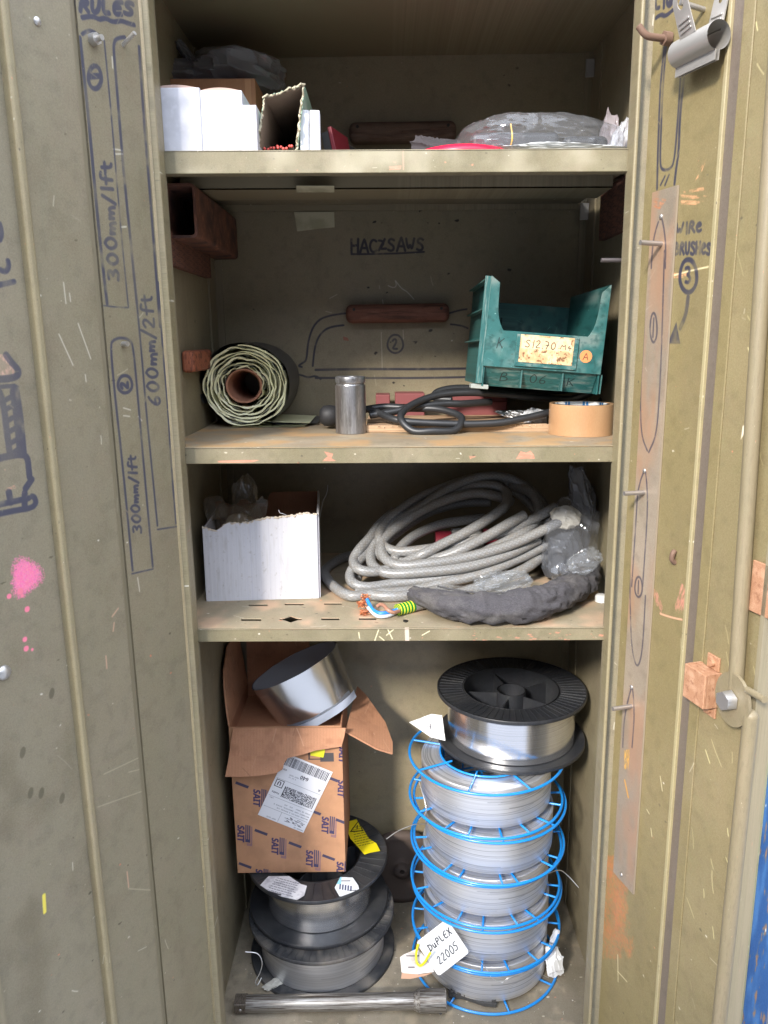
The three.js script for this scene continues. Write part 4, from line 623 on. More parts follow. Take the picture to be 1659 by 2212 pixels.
{ // black rubber cable with its plug
  const g = group('black_cable'), m = mat({ color: [.022, .023, .025], roughness: .42 }), r = .0062;
  const F = (a, b, z, l = 0) => { const p = PZ(a, b, z), y = sy(2, p.x) + r + .0132 * (z < -.18 ? 1 : 0); if (p.y < y) p.y = y; return p; };
  const pts = [F(716, 898, -.235), F(770, 888, -.235), F(830, 879, -.235), F(885, 882, -.225), F(945, 884, -.21), F(990, 897, -.185), F(997, 912, -.165), F(980, 931, -.150), F(935, 942, -.142), F(893, 932, -.146), F(867, 908, -.16), F(872, 888, -.18), F(903, 868, -.205), F(950, 853, -.225), F(1010, 848, -.235), F(1080, 851, -.24), F(1150, 858, -.24), F(1230, 862, -.25), F(1284, 842, -.27), F(1302, 800, -.30), F(1312, 770, -.33), F(1290, 800, -.36), F(1240, 838, -.36), F(1150, 848, -.33), F(1060, 842, -.30), F(990, 838, -.29), F(946, 846, -.28), F(940, 860, -.27), F(975, 864, -.262)];
  mesh('sheath', tube(pts, r, 420, 12), m, g);
  const p2 = [F(796, 884, -.215), F(820, 893, -.2), F(860, 908, -.172), F(930, 914, -.166), F(1010, 916, -.165), F(1080, 913, -.168), F(1140, 902, -.178), F(1190, 890, -.192), F(1240, 880, -.235), F(1290, 872, -.28), F(1310, 850, -.31)];
  mesh('sheath', tube(p2, r, 200, 12), m, g); mesh('sheath', tube([F(800, 897, -.20), F(850, 889, -.205), F(905, 878, -.215), F(960, 872, -.225), F(1000, 872, -.23), F(1060, 868, -.25)], r, 120, 12), m, g);
  const b = F(712, 898, -.235); const pl = lathe([[0, -.018], [.011, -.017], [.0175, -.010], [.019, 0], [.0175, .010], [.012, .016], [.008, .024], [.0075, .04]], 28).rotateZ(-Math.PI / 2).translate(b.x, Math.max(b.y, sy(2, b.x) + .0195), b.z); mesh('plug', pl, mat({ color: [.02, .02, .022], roughness: .6 }), g);
  tag(g, 'coiled black rubber cable with a round plug on the second shelf', 'cable');
}
{ // parts storage bin
  const z0 = -.125, A = PZ(677.7 + .429 * 838, 576 + .429 * 600, z0), B = PZ(677.7 + .429 * 1478, 576 + .429 * 660, z0), w = .187, g = group('green_storage_bin'); g.position.copy(A); g.position.x += .002; g.rotation.z = -.088; g.rotation.x = -.02;
  const c = canvas(512, 512), x = c.getContext('2d'); x.fillStyle = 'rgb(36,92,90)'; x.fillRect(0, 0, 512, 512); layer(x, 14, [124, 134, 128], .8, .42, .72, 4); layer(x, 4, [18, 58, 56], .5, .5, .75, 7); scratches(x, 50, 6, 50, '120,190,180', 1, 8); chips(x, 40, 1, 3, ['170,200,190', '60,70,64'], 9); grain(x, 9, 3);
  const M = mat({ map: tex(c), roughness: .5 }), h = .169, t = .0026, d = .26, lw = .088;
  const uvfit = (q) => { const P = q.attributes.position, U = q.attributes.uv; for (let i = 0; i < U.count; i++) U.setXY(i, P.getX(i) / .25 + P.getZ(i) * 1.3, P.getY(i) / .25); return q; };
  { // front panel: low in the middle, tall posts with curved shoulders
    const s = new THREE.Shape(); s.moveTo(0, .032); s.lineTo(0, h); s.lineTo(.013, h - .009); s.lineTo(.0135, h - .03); s.bezierCurveTo(.014, h - .06, .018, lw + .012, .026, lw); s.lineTo(w - .026, lw); s.bezierCurveTo(w - .018, lw + .012, w - .014, h - .06, w - .013, h - .02); s.lineTo(w - .012, h - .012); s.lineTo(w, h); s.lineTo(w, .032); s.lineTo(0, .032);
    const fc = canvas(820, 704), fx = fc.getContext('2d'); fx.drawImage(c, 0, 0, 820, 704); const FM = (a, b) => [a * 4000, (h - b) * 4000], IKG = 'rgba(16,26,28,.8)';
    hand(fx, FM, 'K', [.019, .056], [.033, .056], [.003, .017], 6, IKG, 2); const fm = mat({ map: tex(fc), roughness: .5 });
    const q = new THREE.ExtrudeGeometry(s, { depth: t, bevelEnabled: true, bevelSize: .0006, bevelThickness: .0006, bevelSegments: 1, curveSegments: 12 }), U = q.attributes.uv, P = q.attributes.position; for (let i = 0; i < U.count; i++) U.setXY(i, P.getX(i) / w, P.getY(i) / h); mesh('front_panel', q.translate(0, 0, -t), fm, g);
    const lc = canvas(512, 160), lx = lc.getContext('2d'); lx.drawImage(c, 0, 0, 512, 160); const LM = (a, b) => [a * 2500, (.04 - b) * 2500 * 1.6]; lx.lineWidth = 4; hand(lx, LM, 'B', [.03, .012], [.05, .012], [0, .018], 5, IKG, 1); hand(lx, LM, '06', [.085, .012], [.12, .012], [0, .017], 5, IKG, 2); hand(lx, LM, 'K', [.155, .012], [.172, .012], [0, .016], 5, IKG, 3);
    const lg = bx(.004, w - .004, 0, .04, -t, 0); mesh('lower_panel', lg.rotateX(.62).translate(0, .0, -.026), mat({ map: tex(lc), roughness: .5 }), g);
    for (const a of [.062, .128, .19]) mesh('rib', bx(a, a + .002, .001, .031, -.022, -.004), M, g);
  }
  mesh('side_wall', uvfit(bx(0, t, 0, h, -d, -t)), M, g); mesh('side_wall', uvfit(bx(w - t, w, 0, h, -d, -t)), M, g); mesh('back_wall', uvfit(bx(t, w - t, 0, h - .02, -d, -d + t)), M, g); mesh('base', uvfit(bx(.002, w - .002, 0, t, -d, -.028)), M, g);
  for (const a of [.07, .118, h - .006]) mesh('side_rib', bx(-.010, 0, a, a + .0022, -d * .9, -.001), M, g); mesh('side_rib', bx(-.010, 0, .004, h, -.003, -.0005), M, g); mesh('foot', bx(-.016, .012, -.005, .002, -.03, -.004, .001), mat({ color: [.3, .32, .29], roughness: .8 }), g); mesh('slot', bx(w * .3, w * .315, .05, h * .72, -d + t, -d + t + .003), mat({ color: [.004, .02, .02] }), g);
  { // card in its holder
    const lc = canvas(480, 220), lx = lc.getContext('2d'); lx.fillStyle = 'rgb(196,160,116)'; lx.fillRect(0, 0, 480, 220); layer(lx, 10, [236, 208, 164], .8, .4, .65, 4); layer(lx, 4, [110, 76, 50], .9, .58, .7, 7); scratches(lx, 80, 10, 60, '60,44,34', 2, 4, 1.4); lx.fillStyle = 'rgba(232,206,160,.75)'; lx.fillRect(12, 14, 440, 96); const id = (a, b) => [a, b]; hand(lx, id, 'S12.70', [44, 100], [330, 104], [6, -62], 7, 'rgb(60,48,44)', 3); hand(lx, id, '.M4', [340, 92], [470, 100], [4, -40], 6, 'rgb(60,48,44)', 5); lx.clearRect(0, 0, 1, 1);
    const y0 = .038, y1 = lw - .003; mesh('card_holder', bx(.048, .147, y0 - .003, y1, 0, .0035, .001), M, g); mesh('card', bx(.054, .139, y0 + .004, y1 - .0005, .0035, .0043), mat({ map: tex(lc), roughness: .8 }), g);
    const sc = canvas(96, 96), sx = sc.getContext('2d'); sx.fillStyle = 'rgb(226,140,84)'; sx.fillRect(0, 0, 96, 96); hand(sx, id, 'A', [28, 74], [72, 74], [2, -50], 6, 'rgb(90,54,40)', 2); const cg = new THREE.CylinderGeometry(.0098, .0098, .0006, 32).rotateX(Math.PI / 2).translate(.1605, .058, .0009); const P = cg.attributes.position, U = cg.attributes.uv; for (let i = 0; i < U.count; i++) U.setXY(i, (P.getX(i) - .1507) / .0196, (P.getY(i) - .048) / .0196); mesh('round_sticker', cg, mat({ map: tex(sc), roughness: .7 }), g);
  }
  tag(g, 'dusty green plastic parts bin tilted on the cable with a card label', 'storage bin');
}
{ // parcel tape
  const p = PY(1254, 945, sy(2, .28)), r = .0515, g = group('parcel_tape_roll'); REST(g, 2, PZ(1254, 905, p.z - r).x, p.z - r);
  const c = canvas(512, 128), x = c.getContext('2d'); x.fillStyle = 'rgb(186,148,110)'; x.fillRect(0, 0, 512, 128); layer(x, 8, [164, 124, 88], .6, .4, .7, 4, .5, 1); layer(x, 20, [206, 170, 132], .5, .5, .7, 6); stroke(x, (a, b) => [a, b], [[100, 90], [112, 70], [104, 100], [120, 110]], 1.6, 'rgba(240,220,170,.9)'); grain(x, 5, 3);
  mesh('tape', lathe([[.043, 0], [r - .0006, 0], [r, .0006], [r, .0494], [r - .0006, .05], [.043, .05], [.043, 0]], 72).rotateY(Math.PI * .8), mat({ map: tex(c), roughness: .28, clearcoat: .5, clearcoatRoughness: .2 }), g);
  const k = canvas(512, 64), y = k.getContext('2d'); y.fillStyle = 'rgb(232,230,226)'; y.fillRect(0, 0, 512, 64); y.fillStyle = 'rgb(52,128,190)'; for (let i = 0; i < 8; i++) { y.fillRect(20 + i * 64, 10, 8, 22); y.fillRect(32 + i * 64, 10, 8, 22); y.fillRect(20 + i * 64, 10, 20, 6); } mesh('core', lathe([[.0428, .0003], [.0428, .0497], [.0395, .0497], [.0395, .0003], [.0428, .0003]], 64), mat({ map: tex(k), roughness: .7 }), g);
  tag(g, 'roll of brown parcel tape on a white core by the right lip', 'tape');
}
{ // small foil packets
  const g = group('foil_packet'), p = PZ(1118, 882, -.24); REST(g, 2, p.x, -.235, .013); mesh('foil', bagGeo(.034, .008, .02, .35, 4, 3, 5, 2).rotateZ(-.12).translate(0, .01, 0), mat({ color: [.6, .6, .6], metalness: .85, roughness: .3 }), g); tag(g, 'crumpled silver foil packet between board and green bin', 'packet');
  const q = group('small_clear_packet'), s = PZ(1162, 888, -.20); REST(q, 2, s.x, -.215, .0005); mesh('film', bagGeo(.022, .017, .018, .35, 4, 7, 5).translate(0, .017, 0), FILM({ transmission: .6 }), q); mesh('contents', bagGeo(.017, .012, .013, .2, 4, 7, 3).translate(0, .015, 0), mat({ color: [.05, .04, .04] }), q); mesh('red_strip', bx(-.012, .02, .001, .003, .008, .018, .0008), mat({ color: [.4, .06, .07], roughness: .5 }), q); tag(q, 'small clear packet of dark parts beside the parcel tape', 'packet');
}

// =====================================================================
// third shelf
// =====================================================================
{ // white corrugated box, top torn off, a bag stuffed in it
  const z0 = PY(560, 1296, sy(3, -.2)).z, a = PZ(441, 1298, z0), b = PZ(690, 1293, z0), w = (b.x - a.x) * .965, d = .165, xm = (a.x + b.x) / 2 + .002, g = group('white_corrugated_box'); REST(g, 3, xm, z0); g.rotation.y = .075;
  const c = canvas(640, 448), x = c.getContext('2d'); x.fillStyle = 'rgb(204,204,210)'; x.fillRect(0, 0, 640, 448);
  for (let i = 0; i < 640; i += 26) { x.fillStyle = `rgba(190,190,198,${.15 + .3 * hash(i, 2, 1)})`; x.fillRect(i, 0, 7, 448); } layer(x, 7, [180, 178, 178], .4, .56, .75, 4, 3, .4); scratches(x, 60, 6, 50, '150,146,144', .6, 6, 1.57); chips(x, 40, .5, 1.3, ['120,114,110'], 8, [440, 40, 190, 380]); layer(x, 3, [160, 156, 152], .45, .66, .78, 12); grain(x, 5, 3);
  const bc = canvas(256, 256), y = bc.getContext('2d'); y.fillStyle = 'rgb(128,128,128)'; y.fillRect(0, 0, 256, 256); for (let i = 0; i < 256; i += 10) { const q = 128 + 70 * hash(i, 5, 2); y.fillStyle = `rgb(${q},${q},${q})`; y.fillRect(i, 0, 5, 256); } layer(y, 6, [230, 230, 230], .5, .5, .7, 2);
  const wm = mat({ map: tex(c), roughness: .6, bumpMap: tex(bc, false), bumpScale: .0007 }), kr = cardCanvas(256, 128, [150, 108, 84], 44, { flute: 8 }), km = mat({ map: tex(kr), roughness: .9 }), edge = mat({ color: [.6, .52, .42], roughness: 1 });
  // top: height of each wall at u in 0..1
  const hF = (u) => lerp(.131, .151, u) + (vn(u * 9, 3) - .5) * .006 + (vn(u * 42, 4) - .5) * .0014 - .008 * Math.exp(-(((u - .12) / .08) ** 2)), hB = (u) => u < .35 ? .132 + .012 * vn(u * 20, 7) : u < .55 ? .135 + .02 * sstep(.48, .55, u) : .156;
  const wall = (name, A, B, h, m, n = 60, t = .0032) => { const dir = B.clone().sub(A), nn = V(-dir.z, 0, dir.x).normalize(), s = new THREE.Shape(), len = dir.length(); s.moveTo(0, 0); s.lineTo(len, 0); for (let i = n; i >= 0; i--) s.lineTo(len * i / n, h(i / n)); s.lineTo(0, 0); const q = new THREE.ExtrudeGeometry(s, { depth: t, bevelEnabled: false }), U = q.attributes.uv, P = q.attributes.position; for (let i = 0; i < U.count; i++) U.setXY(i, P.getX(i) / len, P.getY(i) / .158); q.applyMatrix4(new THREE.Matrix4().makeBasis(dir.clone().normalize(), V(0, 1, 0), V(nn.x, 0, nn.z)).setPosition(A)); return mesh(name, q, m, g); };
  const hw = w / 2; wall('front_wall', V(-hw, 0, -.0032), V(hw, 0, -.0032), hF, wm); wall('inner_liner', V(-hw + .004, .001, -.0062), V(hw - .004, .001, -.0062), (u) => hF(u) - .003, km, 60, .0026);
  wall('back_wall', V(-hw, 0, -d), V(hw, 0, -d), hB, km); wall('side_wall', V(hw, 0, -.0036), V(hw, 0, -d), (u) => lerp(.15, .157, u), wm, 20); wall('side_wall', V(-hw + .0032, 0, -.0036), V(-hw + .0032, 0, -d), (u) => lerp(.131, .13, u), wm, 20); mesh('base', bx(-hw, hw, 0, .003, -d, -.004), km, g);
  const fr = []; for (let i = 0; i <= 70; i++) { const u = i / 70; fr.push(V(-hw + w * u, hF(u) - .0008, -.0012 + .0024 * (vn(u * 40, 9) - .5))); } mesh('torn_rim', disp(tube(fr, .0019, 160, 6), (v) => { v.y += (vn(v.x * 420, 3) - .5) * .0024; v.z += (vn(v.x * 420, 8) - .5) * .003; }), edge, g);
  mesh('paper_wisp', tube([V(hw * .48, .147, 0), V(hw * .42, .151, .003), V(hw * .36, .153, .004), V(hw * .34, .158, .003)], .0006, 12, 5), wm, g);
  tag(g, 'white corrugated cardboard box with torn open top and a bag inside', 'box');
  const p = group('plastic_bag'); p.position.set(xm - .045, sy(3, xm) + .004, z0 - .085); const f1 = FILM({ color: [.86, .82, .74], transmission: .92, roughness: .07 });
  mesh('film', bagGeo(.045, .068, .04, .2, 2.4, 4, 7).translate(-.006, .075, 0), f1, p); mesh('film', bagGeo(.02, .045, .02, .3, 2.2, 8, 6).rotateZ(-.15).translate(.004, .155, -.01), f1, p); mesh('film', bagGeo(.019, .022, .02, .35, 2.4, 5, 6).translate(-.044, .142, .012), f1, p); mesh('film', bagGeo(.012, .03, .008, .3, 2.4, 6, 5).rotateZ(-.5).translate(.032, .135, .02), f1, p);
  mesh('contents', bagGeo(.034, .055, .03, .2, 2, 3, 4).translate(-.006, .068, 0), mat({ color: [.36, .3, .22], roughness: .6 }), p); tag(p, 'crumpled clear plastic bag sticking out of the white corrugated box', 'plastic bag');
}
{ // braided hose-like screened cable in a slumped coil
  const g = group('braided_cable_coil'), r = .0092, T3 = (x) => sy(3, x) + r + .0004;
  const zz = (y, off = 0) => -.145 - .215 * (800 - y) / 700 + off;
  const Q = (x, y, off = 0) => { const p = PZ(677.7 + .3881 * x, 982.7 + .3881 * y, zz(y, off)), m = T3(p.x); if (p.y < m) p.y = m; return p; };
  const S = (x, y) => { const p = PY(677.7 + .3881 * x, 982.7 + .3881 * y, sy(3, 0) + r); p.y = T3(p.x); p.z = Math.max(p.z, -.40); return p; };
  const c = canvas(128, 128), x = c.getContext('2d'); x.fillStyle = 'rgb(128,128,128)'; x.fillRect(0, 0, 128, 128);
  for (let i = -1; i < 5; i++) for (let j = -1; j < 5; j++) for (let k = 0; k < 2; k++) { const px = i * 32 + k * 16 + (j % 2) * 0, py = j * 32 + k * 16; x.save(); x.translate(px, py); x.rotate(k ? .62 : -.62); x.fillStyle = k ? 'rgb(152,153,153)' : 'rgb(143,145,146)'; x.fillRect(-11, -5, 22, 10); x.restore(); }
  layer(x, 6, [126, 117, 106], .4, .42, .7, 4); grain(x, 8, 3);
  const bt = tex(c, true, true); bt.repeat.set(1 / .032, 2); const bb = bt.clone(); bb.colorSpace = THREE.NoColorSpace; bb.needsUpdate = true;
  const m = mat({ map: bt, bumpMap: bb, bumpScale: .00025, roughness: .33, clearcoat: .4, clearcoatRoughness: .3 });
  const L = [
    [S(325, 505), S(180, 570), S(85, 625), S(62, 668), S(110, 735), S(205, 788), Q(330, 815), Q(440, 800), Q(560, 762), Q(720, 712), Q(900, 672), Q(1050, 618), Q(1180, 556, -.01), Q(1265, 490, -.02), Q(1308, 400, -.03), Q(1300, 310, -.03), Q(1225, 215, -.02), Q(1110, 140, -.01), Q(980, 118), Q(850, 145), Q(700, 218), Q(560, 318), Q(450, 400, -.01), Q(380, 470, -.02), Q(330, 520, -.03)],
    [Q(600, 826, .03), Q(760, 790, .02), Q(900, 742, .01), Q(1050, 690), Q(1200, 618, -.01), Q(1285, 535, -.03), Q(1312, 440, -.05), Q(1290, 360, -.07)],
    [Q(1408, 318, .06), Q(1380, 362, .06), Q(1250, 432, .05), Q(1100, 498, .04), Q(950, 545, .035), Q(800, 580, .03), Q(650, 603, .03), Q(520, 617, .025), Q(440, 606, .02), Q(392, 570, .015), Q(378, 520, .01), Q(402, 460), Q(475, 392), Q(600, 308), Q(750, 246), Q(900, 214), Q(1020, 232), Q(1100, 262, -.02)],
    [Q(1250, 470, .02), Q(1100, 545, .02), Q(950, 598, .02), Q(800, 632, .02), Q(600, 652, .02), Q(450, 662, .015), Q(362, 642, .01), Q(318, 590), Q(332, 510, -.01), Q(402, 420, -.02), Q(520, 330, -.02), Q(680, 240, -.02), Q(850, 184, -.01), Q(985, 170), Q(1062, 202), Q(1078, 252, .02), Q(1048, 302, .04), Q(950, 370, .045), Q(830, 440, .04), Q(700, 505, .035), Q(600, 556, .03), Q(500, 602, .0)],
    [Q(1290, 500), Q(1150, 572), Q(1000, 622), Q(850, 658), Q(650, 692), Q(450, 716), Q(300, 736, .01), Q(222, 716, .01), Q(202, 668), Q(235, 608), Q(290, 545, -.01), Q(345, 470, -.02), Q(430, 390, -.03)],
    [Q(1172, 335, .05), Q(1080, 385, .05), Q(960, 455, .045), Q(850, 512, .04), Q(760, 552, .03), Q(620, 598, .015)],
    [Q(1090, 168, -.03), Q(1205, 208), Q(1252, 290, .01), Q(1240, 360, .02), Q(1180, 422, .025), Q(1080, 478, .025), Q(950, 540, .02)],
    [Q(450, 585, .01), Q(472, 530), Q(560, 450, -.02), Q(700, 390, -.04), Q(850, 362, -.05), Q(950, 352, -.06)],
    [Q(240, 690, -.02), Q(262, 620, -.03), Q(330, 540, -.04), Q(480, 420, -.05), Q(640, 320, -.06), Q(820, 270, -.06), Q(980, 262, -.05)],
    [S(240, 770), S(420, 790), S(600, 770), S(800, 720), S(1000, 650)],
  ];
  { const sh = (p, dx, dy, dz) => p.map((q) => { const v = q.clone().add(V(dx, dy, dz)); v.y = Math.max(v.y, T3(v.x)); return v; }); L.push(sh(L[3].slice(0, 15), .012, .012, -.03), sh(L[4], .006, .021, -.022), sh(L[2].slice(1), -.004, .016, -.035), sh(L[0].slice(6), -.012, -.016, -.028)); }
  mesh('braided_sheath', merge(L.map((p) => tube(p, r, undefined, 12))), m, g);
  // stripped end: cores, tape, copper
  const E = (px, py, y) => { const p = PY(px, py, sy(3, 0) + y); p.y = sy(3, p.x) + y; return p; };
  const e0 = E(892, 1309, .010), e1 = E(858, 1318, .009), tg = new THREE.CylinderGeometry(.0098, .0098, e0.distanceTo(e1), 20, 1); const tc = canvas(64, 128), tx = tc.getContext('2d'); tx.fillStyle = 'rgb(20,120,44)'; tx.fillRect(0, 0, 64, 128); tx.fillStyle = 'rgb(232,224,60)'; for (let i = 0; i < 5; i++) tx.fillRect(0, 6 + i * 25, 64, 9);
  tg.applyQuaternion(new THREE.Quaternion().setFromUnitVectors(V(0, 1, 0), e1.clone().sub(e0).normalize())); const em = e0.clone().add(e1).multiplyScalar(.5); mesh('green_yellow_tape', tg.translate(em.x, em.y, em.z), mat({ map: tex(tc), roughness: .4 }), g); mesh('sheath_end', tube([e0, E(930, 1298, .012), Q(600, 826, .03)], r, 30, 12), m, g);
  const core = (n, pts, col) => mesh(n, tube(pts.map(([a, b, y]) => E(a, b, y)), .0031, 40, 10), mat({ color: col, roughness: .35 }), g);
  core('blue_core', [[862, 1316, .010], [838, 1323, .009], [820, 1325, .008], [806, 1318, .010], [798, 1306, .016], [793, 1295, .022]], [.03, .22, .62]); core('grey_core', [[862, 1319, .006], [840, 1330, .004], [818, 1332, .004], [806, 1325, .006], [795, 1313, .012]], [.5, .52, .55]); core('brown_core', [[862, 1320, .012], [850, 1323, .014], [838, 1318, .018], [830, 1309, .021], [822, 1306, .02], [815, 1310, .016]], [.34, .17, .11]);
  const cu = [], rr = Rnd(5); for (const [a, b, y, n] of [[790, 1291, .024, 26], [782, 1306, .014, 40], [788, 1324, .005, 24]]) { const o = E(a, b, y); for (let i = 0; i < n; i++) { const t = () => (rr() - .5) * .016; const q = [o.clone(), o.clone().add(V(t(), Math.abs(t()) * .6, t())), o.clone().add(V(t(), t() * .6, t())), o.clone().add(V(t() * 1.2, t() * .7, t()))]; for (const p of q) p.y = Math.max(p.y, sy(3, p.x) + .0006); cu.push(new THREE.TubeGeometry(new THREE.CatmullRomCurve3(q), 8, .0004, 4)); } } mesh('copper_strands', merge(cu), mat({ color: [.85, .36, .18], metalness: .9, roughness: .35 }), g);
  tag(g, 'coil of grey braided electrical cable with a stripped copper end', 'cable coil');
}
{ // a connector inside the coil
  const g = group('red_white_connector'), a = PZ(1010, 1150, -.30); g.position.set(a.x, sy(3, a.x) + .001, -.30); mesh('body', bx(-.03, .03, .04, .076, -.04, .02, .006), mat({ color: [.6, .6, .58], roughness: .4 }), g); mesh('red_ring', new THREE.CylinderGeometry(.022, .022, .03, 24).rotateZ(Math.PI / 2).translate(-.046, .055, -.006), mat({ color: [.22, .02, .035], roughness: .4 }), g); mesh('red_ring', new THREE.CylinderGeometry(.02, .02, .022, 24).rotateZ(Math.PI / 2).translate(.042, .062, .002), mat({ color: [.24, .02, .04], roughness: .4 }), g); mesh('socket_shroud', bx(-.05, .05, 0, .042, -.05, .01, .01), mat({ color: [.03, .03, .035], roughness: .5 }), g); tag(g, 'red and white connector half hidden inside the braided cable coil', 'connector');
}
{ // padded grey sleeve
  const g = group('fabric_sleeve'), R = .0275, y = sy(3, .1) + R, C = [[892, 1282], [940, 1299], [1010, 1312], [1090, 1314], [1165, 1302], [1225, 1277], [1262, 1243], [1270, 1212], [1255, 1190]].map(([a, b]) => { const p = PY(a, b, y); p.x = Math.min(p.x, .335); return p; });
  const q = new THREE.CatmullRomCurve3(C), G2 = new THREE.TubeGeometry(q, 220, R, 36, false), P = G2.attributes.position, N = G2.attributes.normal, n = 37; 
  for (let i = 0; i < P.count; i++) { const k = Math.floor(i / n) / 220, c = q.getPointAt(k), v = V(P.getX(i), P.getY(i), P.getZ(i)).sub(c); const ang = Math.atan2(v.y, v.dot(V(1, 0, 0).applyAxisAngle(V(0, 1, 0), 0))); const s = k * q.getLength(); let f = 1 + .3 * (fbm(s * 22 + ang * .9, ang * 1.4, 3, 3) - .5) - .22 * (1 - Math.abs(2 * vn(s * 34 + ang * 2.2, ang * .8, 8) - 1)) ** 5 + .1 * (1 - Math.abs(2 * vn(s * 55 - ang * 1.8, ang * .9, 15) - 1)) ** 4; f += .075 * Math.sin(s * 150 + 5 * fbm(s * 20, ang * .8, 4, 2) + ang * 1.3) ** 3 * sstep(.42, .6, fbm(s * 14, ang * .6, 9, 2)); f *= lerp(.5, 1, sstep(0, .2, k)) * (k > .9 ? lerp(1, .75, (k - .9) / .1) : 1); v.multiplyScalar(f); P.setXYZ(i, c.x + v.x, Math.max(c.y + v.y * .95, sy(3, c.x) + .0006), c.z + v.z); } G2.computeVertexNormals();
  const c = canvas(512, 256), x = c.getContext('2d'); x.fillStyle = 'rgb(70,68,71)'; x.fillRect(0, 0, 512, 256); layer(x, 8, [100, 95, 90], .5, .45, .7, 4); layer(x, 3, [66, 64, 68], .5, .5, .7, 6); chips(x, 8, 2, 6, ['20,18,18'], 5); grain(x, 16, 4); const t = tex(c, true, true); 
  mesh('cloth_tube', G2, mat({ map: t, roughness: 1, sheen: .25, sheenColor: new THREE.Color(.2, .2, .2) }), g);
  const seam = []; for (let i = 0; i <= 60; i++) { const k = .08 + .8 * i / 60, p = q.getPointAt(k), tn = q.getTangentAt(k), nn = V(-tn.z, 0, tn.x).normalize(); p.addScaledVector(nn, -R * .55 * Math.sign(nn.z || 1)); p.y += R * .72 + .001 * vn(i * .9, 3); seam.push(p); } mesh('seam', tube(seam, .0016, 140, 6), mat({ color: [.07, .068, .07], roughness: 1 }), g);
  tag(g, 'grey padded fabric cable sleeve curled in front of the cable coil', 'sleeve');
}
{ // clear bags wedged against the right wall
  const f = FILM({ color: [.86, .88, .92], transmission: .94, roughness: .06 });
  const g = group('plastic_bag'), a = PZ(1215, 1200, -.24); g.position.set(a.x, sy(3, a.x) + .001, -.24); mesh('film', bagGeo(.055, .075, .06, .25, 2, 5, 8).rotateZ(-.25).translate(.01, .078, 0), f, g); mesh('film', bagGeo(.02, .06, .03, .3, 2.4, 6, 7).rotateZ(.25).translate(.035, .15, -.02), FILM({ color: [.5, .52, .56], transmission: .7, roughness: .25 }), g); mesh('contents', bagGeo(.025, .02, .02, .2, 2, 3, 3).rotateZ(-.3).translate(.0, .12, .01), mat({ color: [.62, .58, .48], roughness: .5 }), g); mesh('contents', bagGeo(.04, .045, .04, .15, 2, 9, 3).translate(.0, .05, -.01), mat({ color: [.06, .065, .075], roughness: .5 }), g); tag(g, 'large clear plastic bag slumped behind the fabric sleeve', 'plastic bag');
  const h = group('clear_pouch'), b = PZ(1262, 1212, -.12); h.position.set(b.x, b.y, -.12); mesh('film', bagGeo(.027, .018, .02, .3, 3, 3, 7).rotateZ(.25), FILM({ color: [.92, .94, .96], transmission: .94, roughness: .06 }), h); mesh('neck', bagGeo(.008, .03, .01, .3, 3, 5, 5).rotateZ(.5).translate(-.026, -.028, 0), f, h); tag(h, 'small glossy clear pouch resting on the end of the fabric sleeve', 'plastic pouch');
  const k = group('crumpled_film'), c = PY(1090, 1268, sy(3, .15) + .02); k.position.set(c.x, sy(3, c.x) + .001, c.z); mesh('film', bagGeo(.055, .022, .03, .35, 3.2, 7, 8, 2).rotateZ(.2).translate(0, .026, 0), FILM({ color: [.9, .92, .94], transmission: .92, roughness: .07 }), k); tag(k, 'crumpled clear film tucked between cable coil and fabric sleeve', 'plastic film');
  const w = group('plastic_stopper'), d = PX(1297, 1276, IR - .02); w.position.set(IR - .018, sy(3, IR), -.12); mesh('cap', lathe([[0, .012], [.009, .0115], [.0105, .009], [.0105, 0]], 24).translate(-.012, .001, 0), mat({ color: [.6, .6, .58], roughness: .4 }), w); tag(w, 'small white plastic stopper by the right wall of the third shelf', 'stopper');
}
{ const g = group('loose_wire'), p = [[688, 1095], [697, 1085], [703, 1072], [707, 1060], [708, 1048]].map(([a, b]) => PZ(a, b, -.29)); p[0].y -= .03; mesh('wire', tube(p, .0006, 30, 5), mat({ color: [.3, .3, .3], metalness: .6, roughness: .4 }), g); tag(g, 'thin loose wire curling up behind the white corrugated box', 'wire'); }

// =====================================================================
// bottom of the cabinet
// =====================================================================
function windingMat(seed, rough, lines, tone = 178) {
  const c = canvas(512, 256), x = c.getContext('2d'); x.fillStyle = css([tone, tone, tone + 2]); x.fillRect(0, 0, 512, 256); const r = Rnd(seed);
  for (let i = 0; i < 256; i += 2) { const q = 150 + 90 * r(); x.fillStyle = `rgba(${q},${q},${q + 2},.35)`; x.fillRect(0, i, 512, 1); }
  for (let i = 0; i < lines; i++) { const y = r() * 256, x0 = r() * 512, l = 60 + r() * 260; x.strokeStyle = `rgba(90,90,94,${.12 + .28 * r()})`; x.lineWidth = .8 + r(); const da = (r() - .3) * 16, db = (r() - .5) * 10; for (const o of [0, -512]) { x.beginPath(); x.moveTo(x0 + o, y); x.quadraticCurveTo(x0 + o + l / 2, y + da, x0 + o + l, y + db); x.stroke(); } }
  const b = canvas(64, 512), y = b.getContext('2d'); for (let i = 0; i < 512; i++) { const q = 128 + 100 * Math.sin(i * 2.09) * (.6 + .4 * r()); y.fillStyle = `rgb(${q | 0},${q | 0},${q | 0})`; y.fillRect(0, i, 64, 1); }
  return mat({ map: tex(c, true, true), metalness: seed === 11 ? .95 : .8, roughness: rough, bumpMap: tex(b, false), bumpScale: seed === 11 ? .00004 : .0002, anisotropy: .5 });
}
const winds = [windingMat(3, .38, 110, 244), windingMat(7, .35, 90, 244), windingMat(11, .17, 8, 244), windingMat(15, .38, 70, 226)];
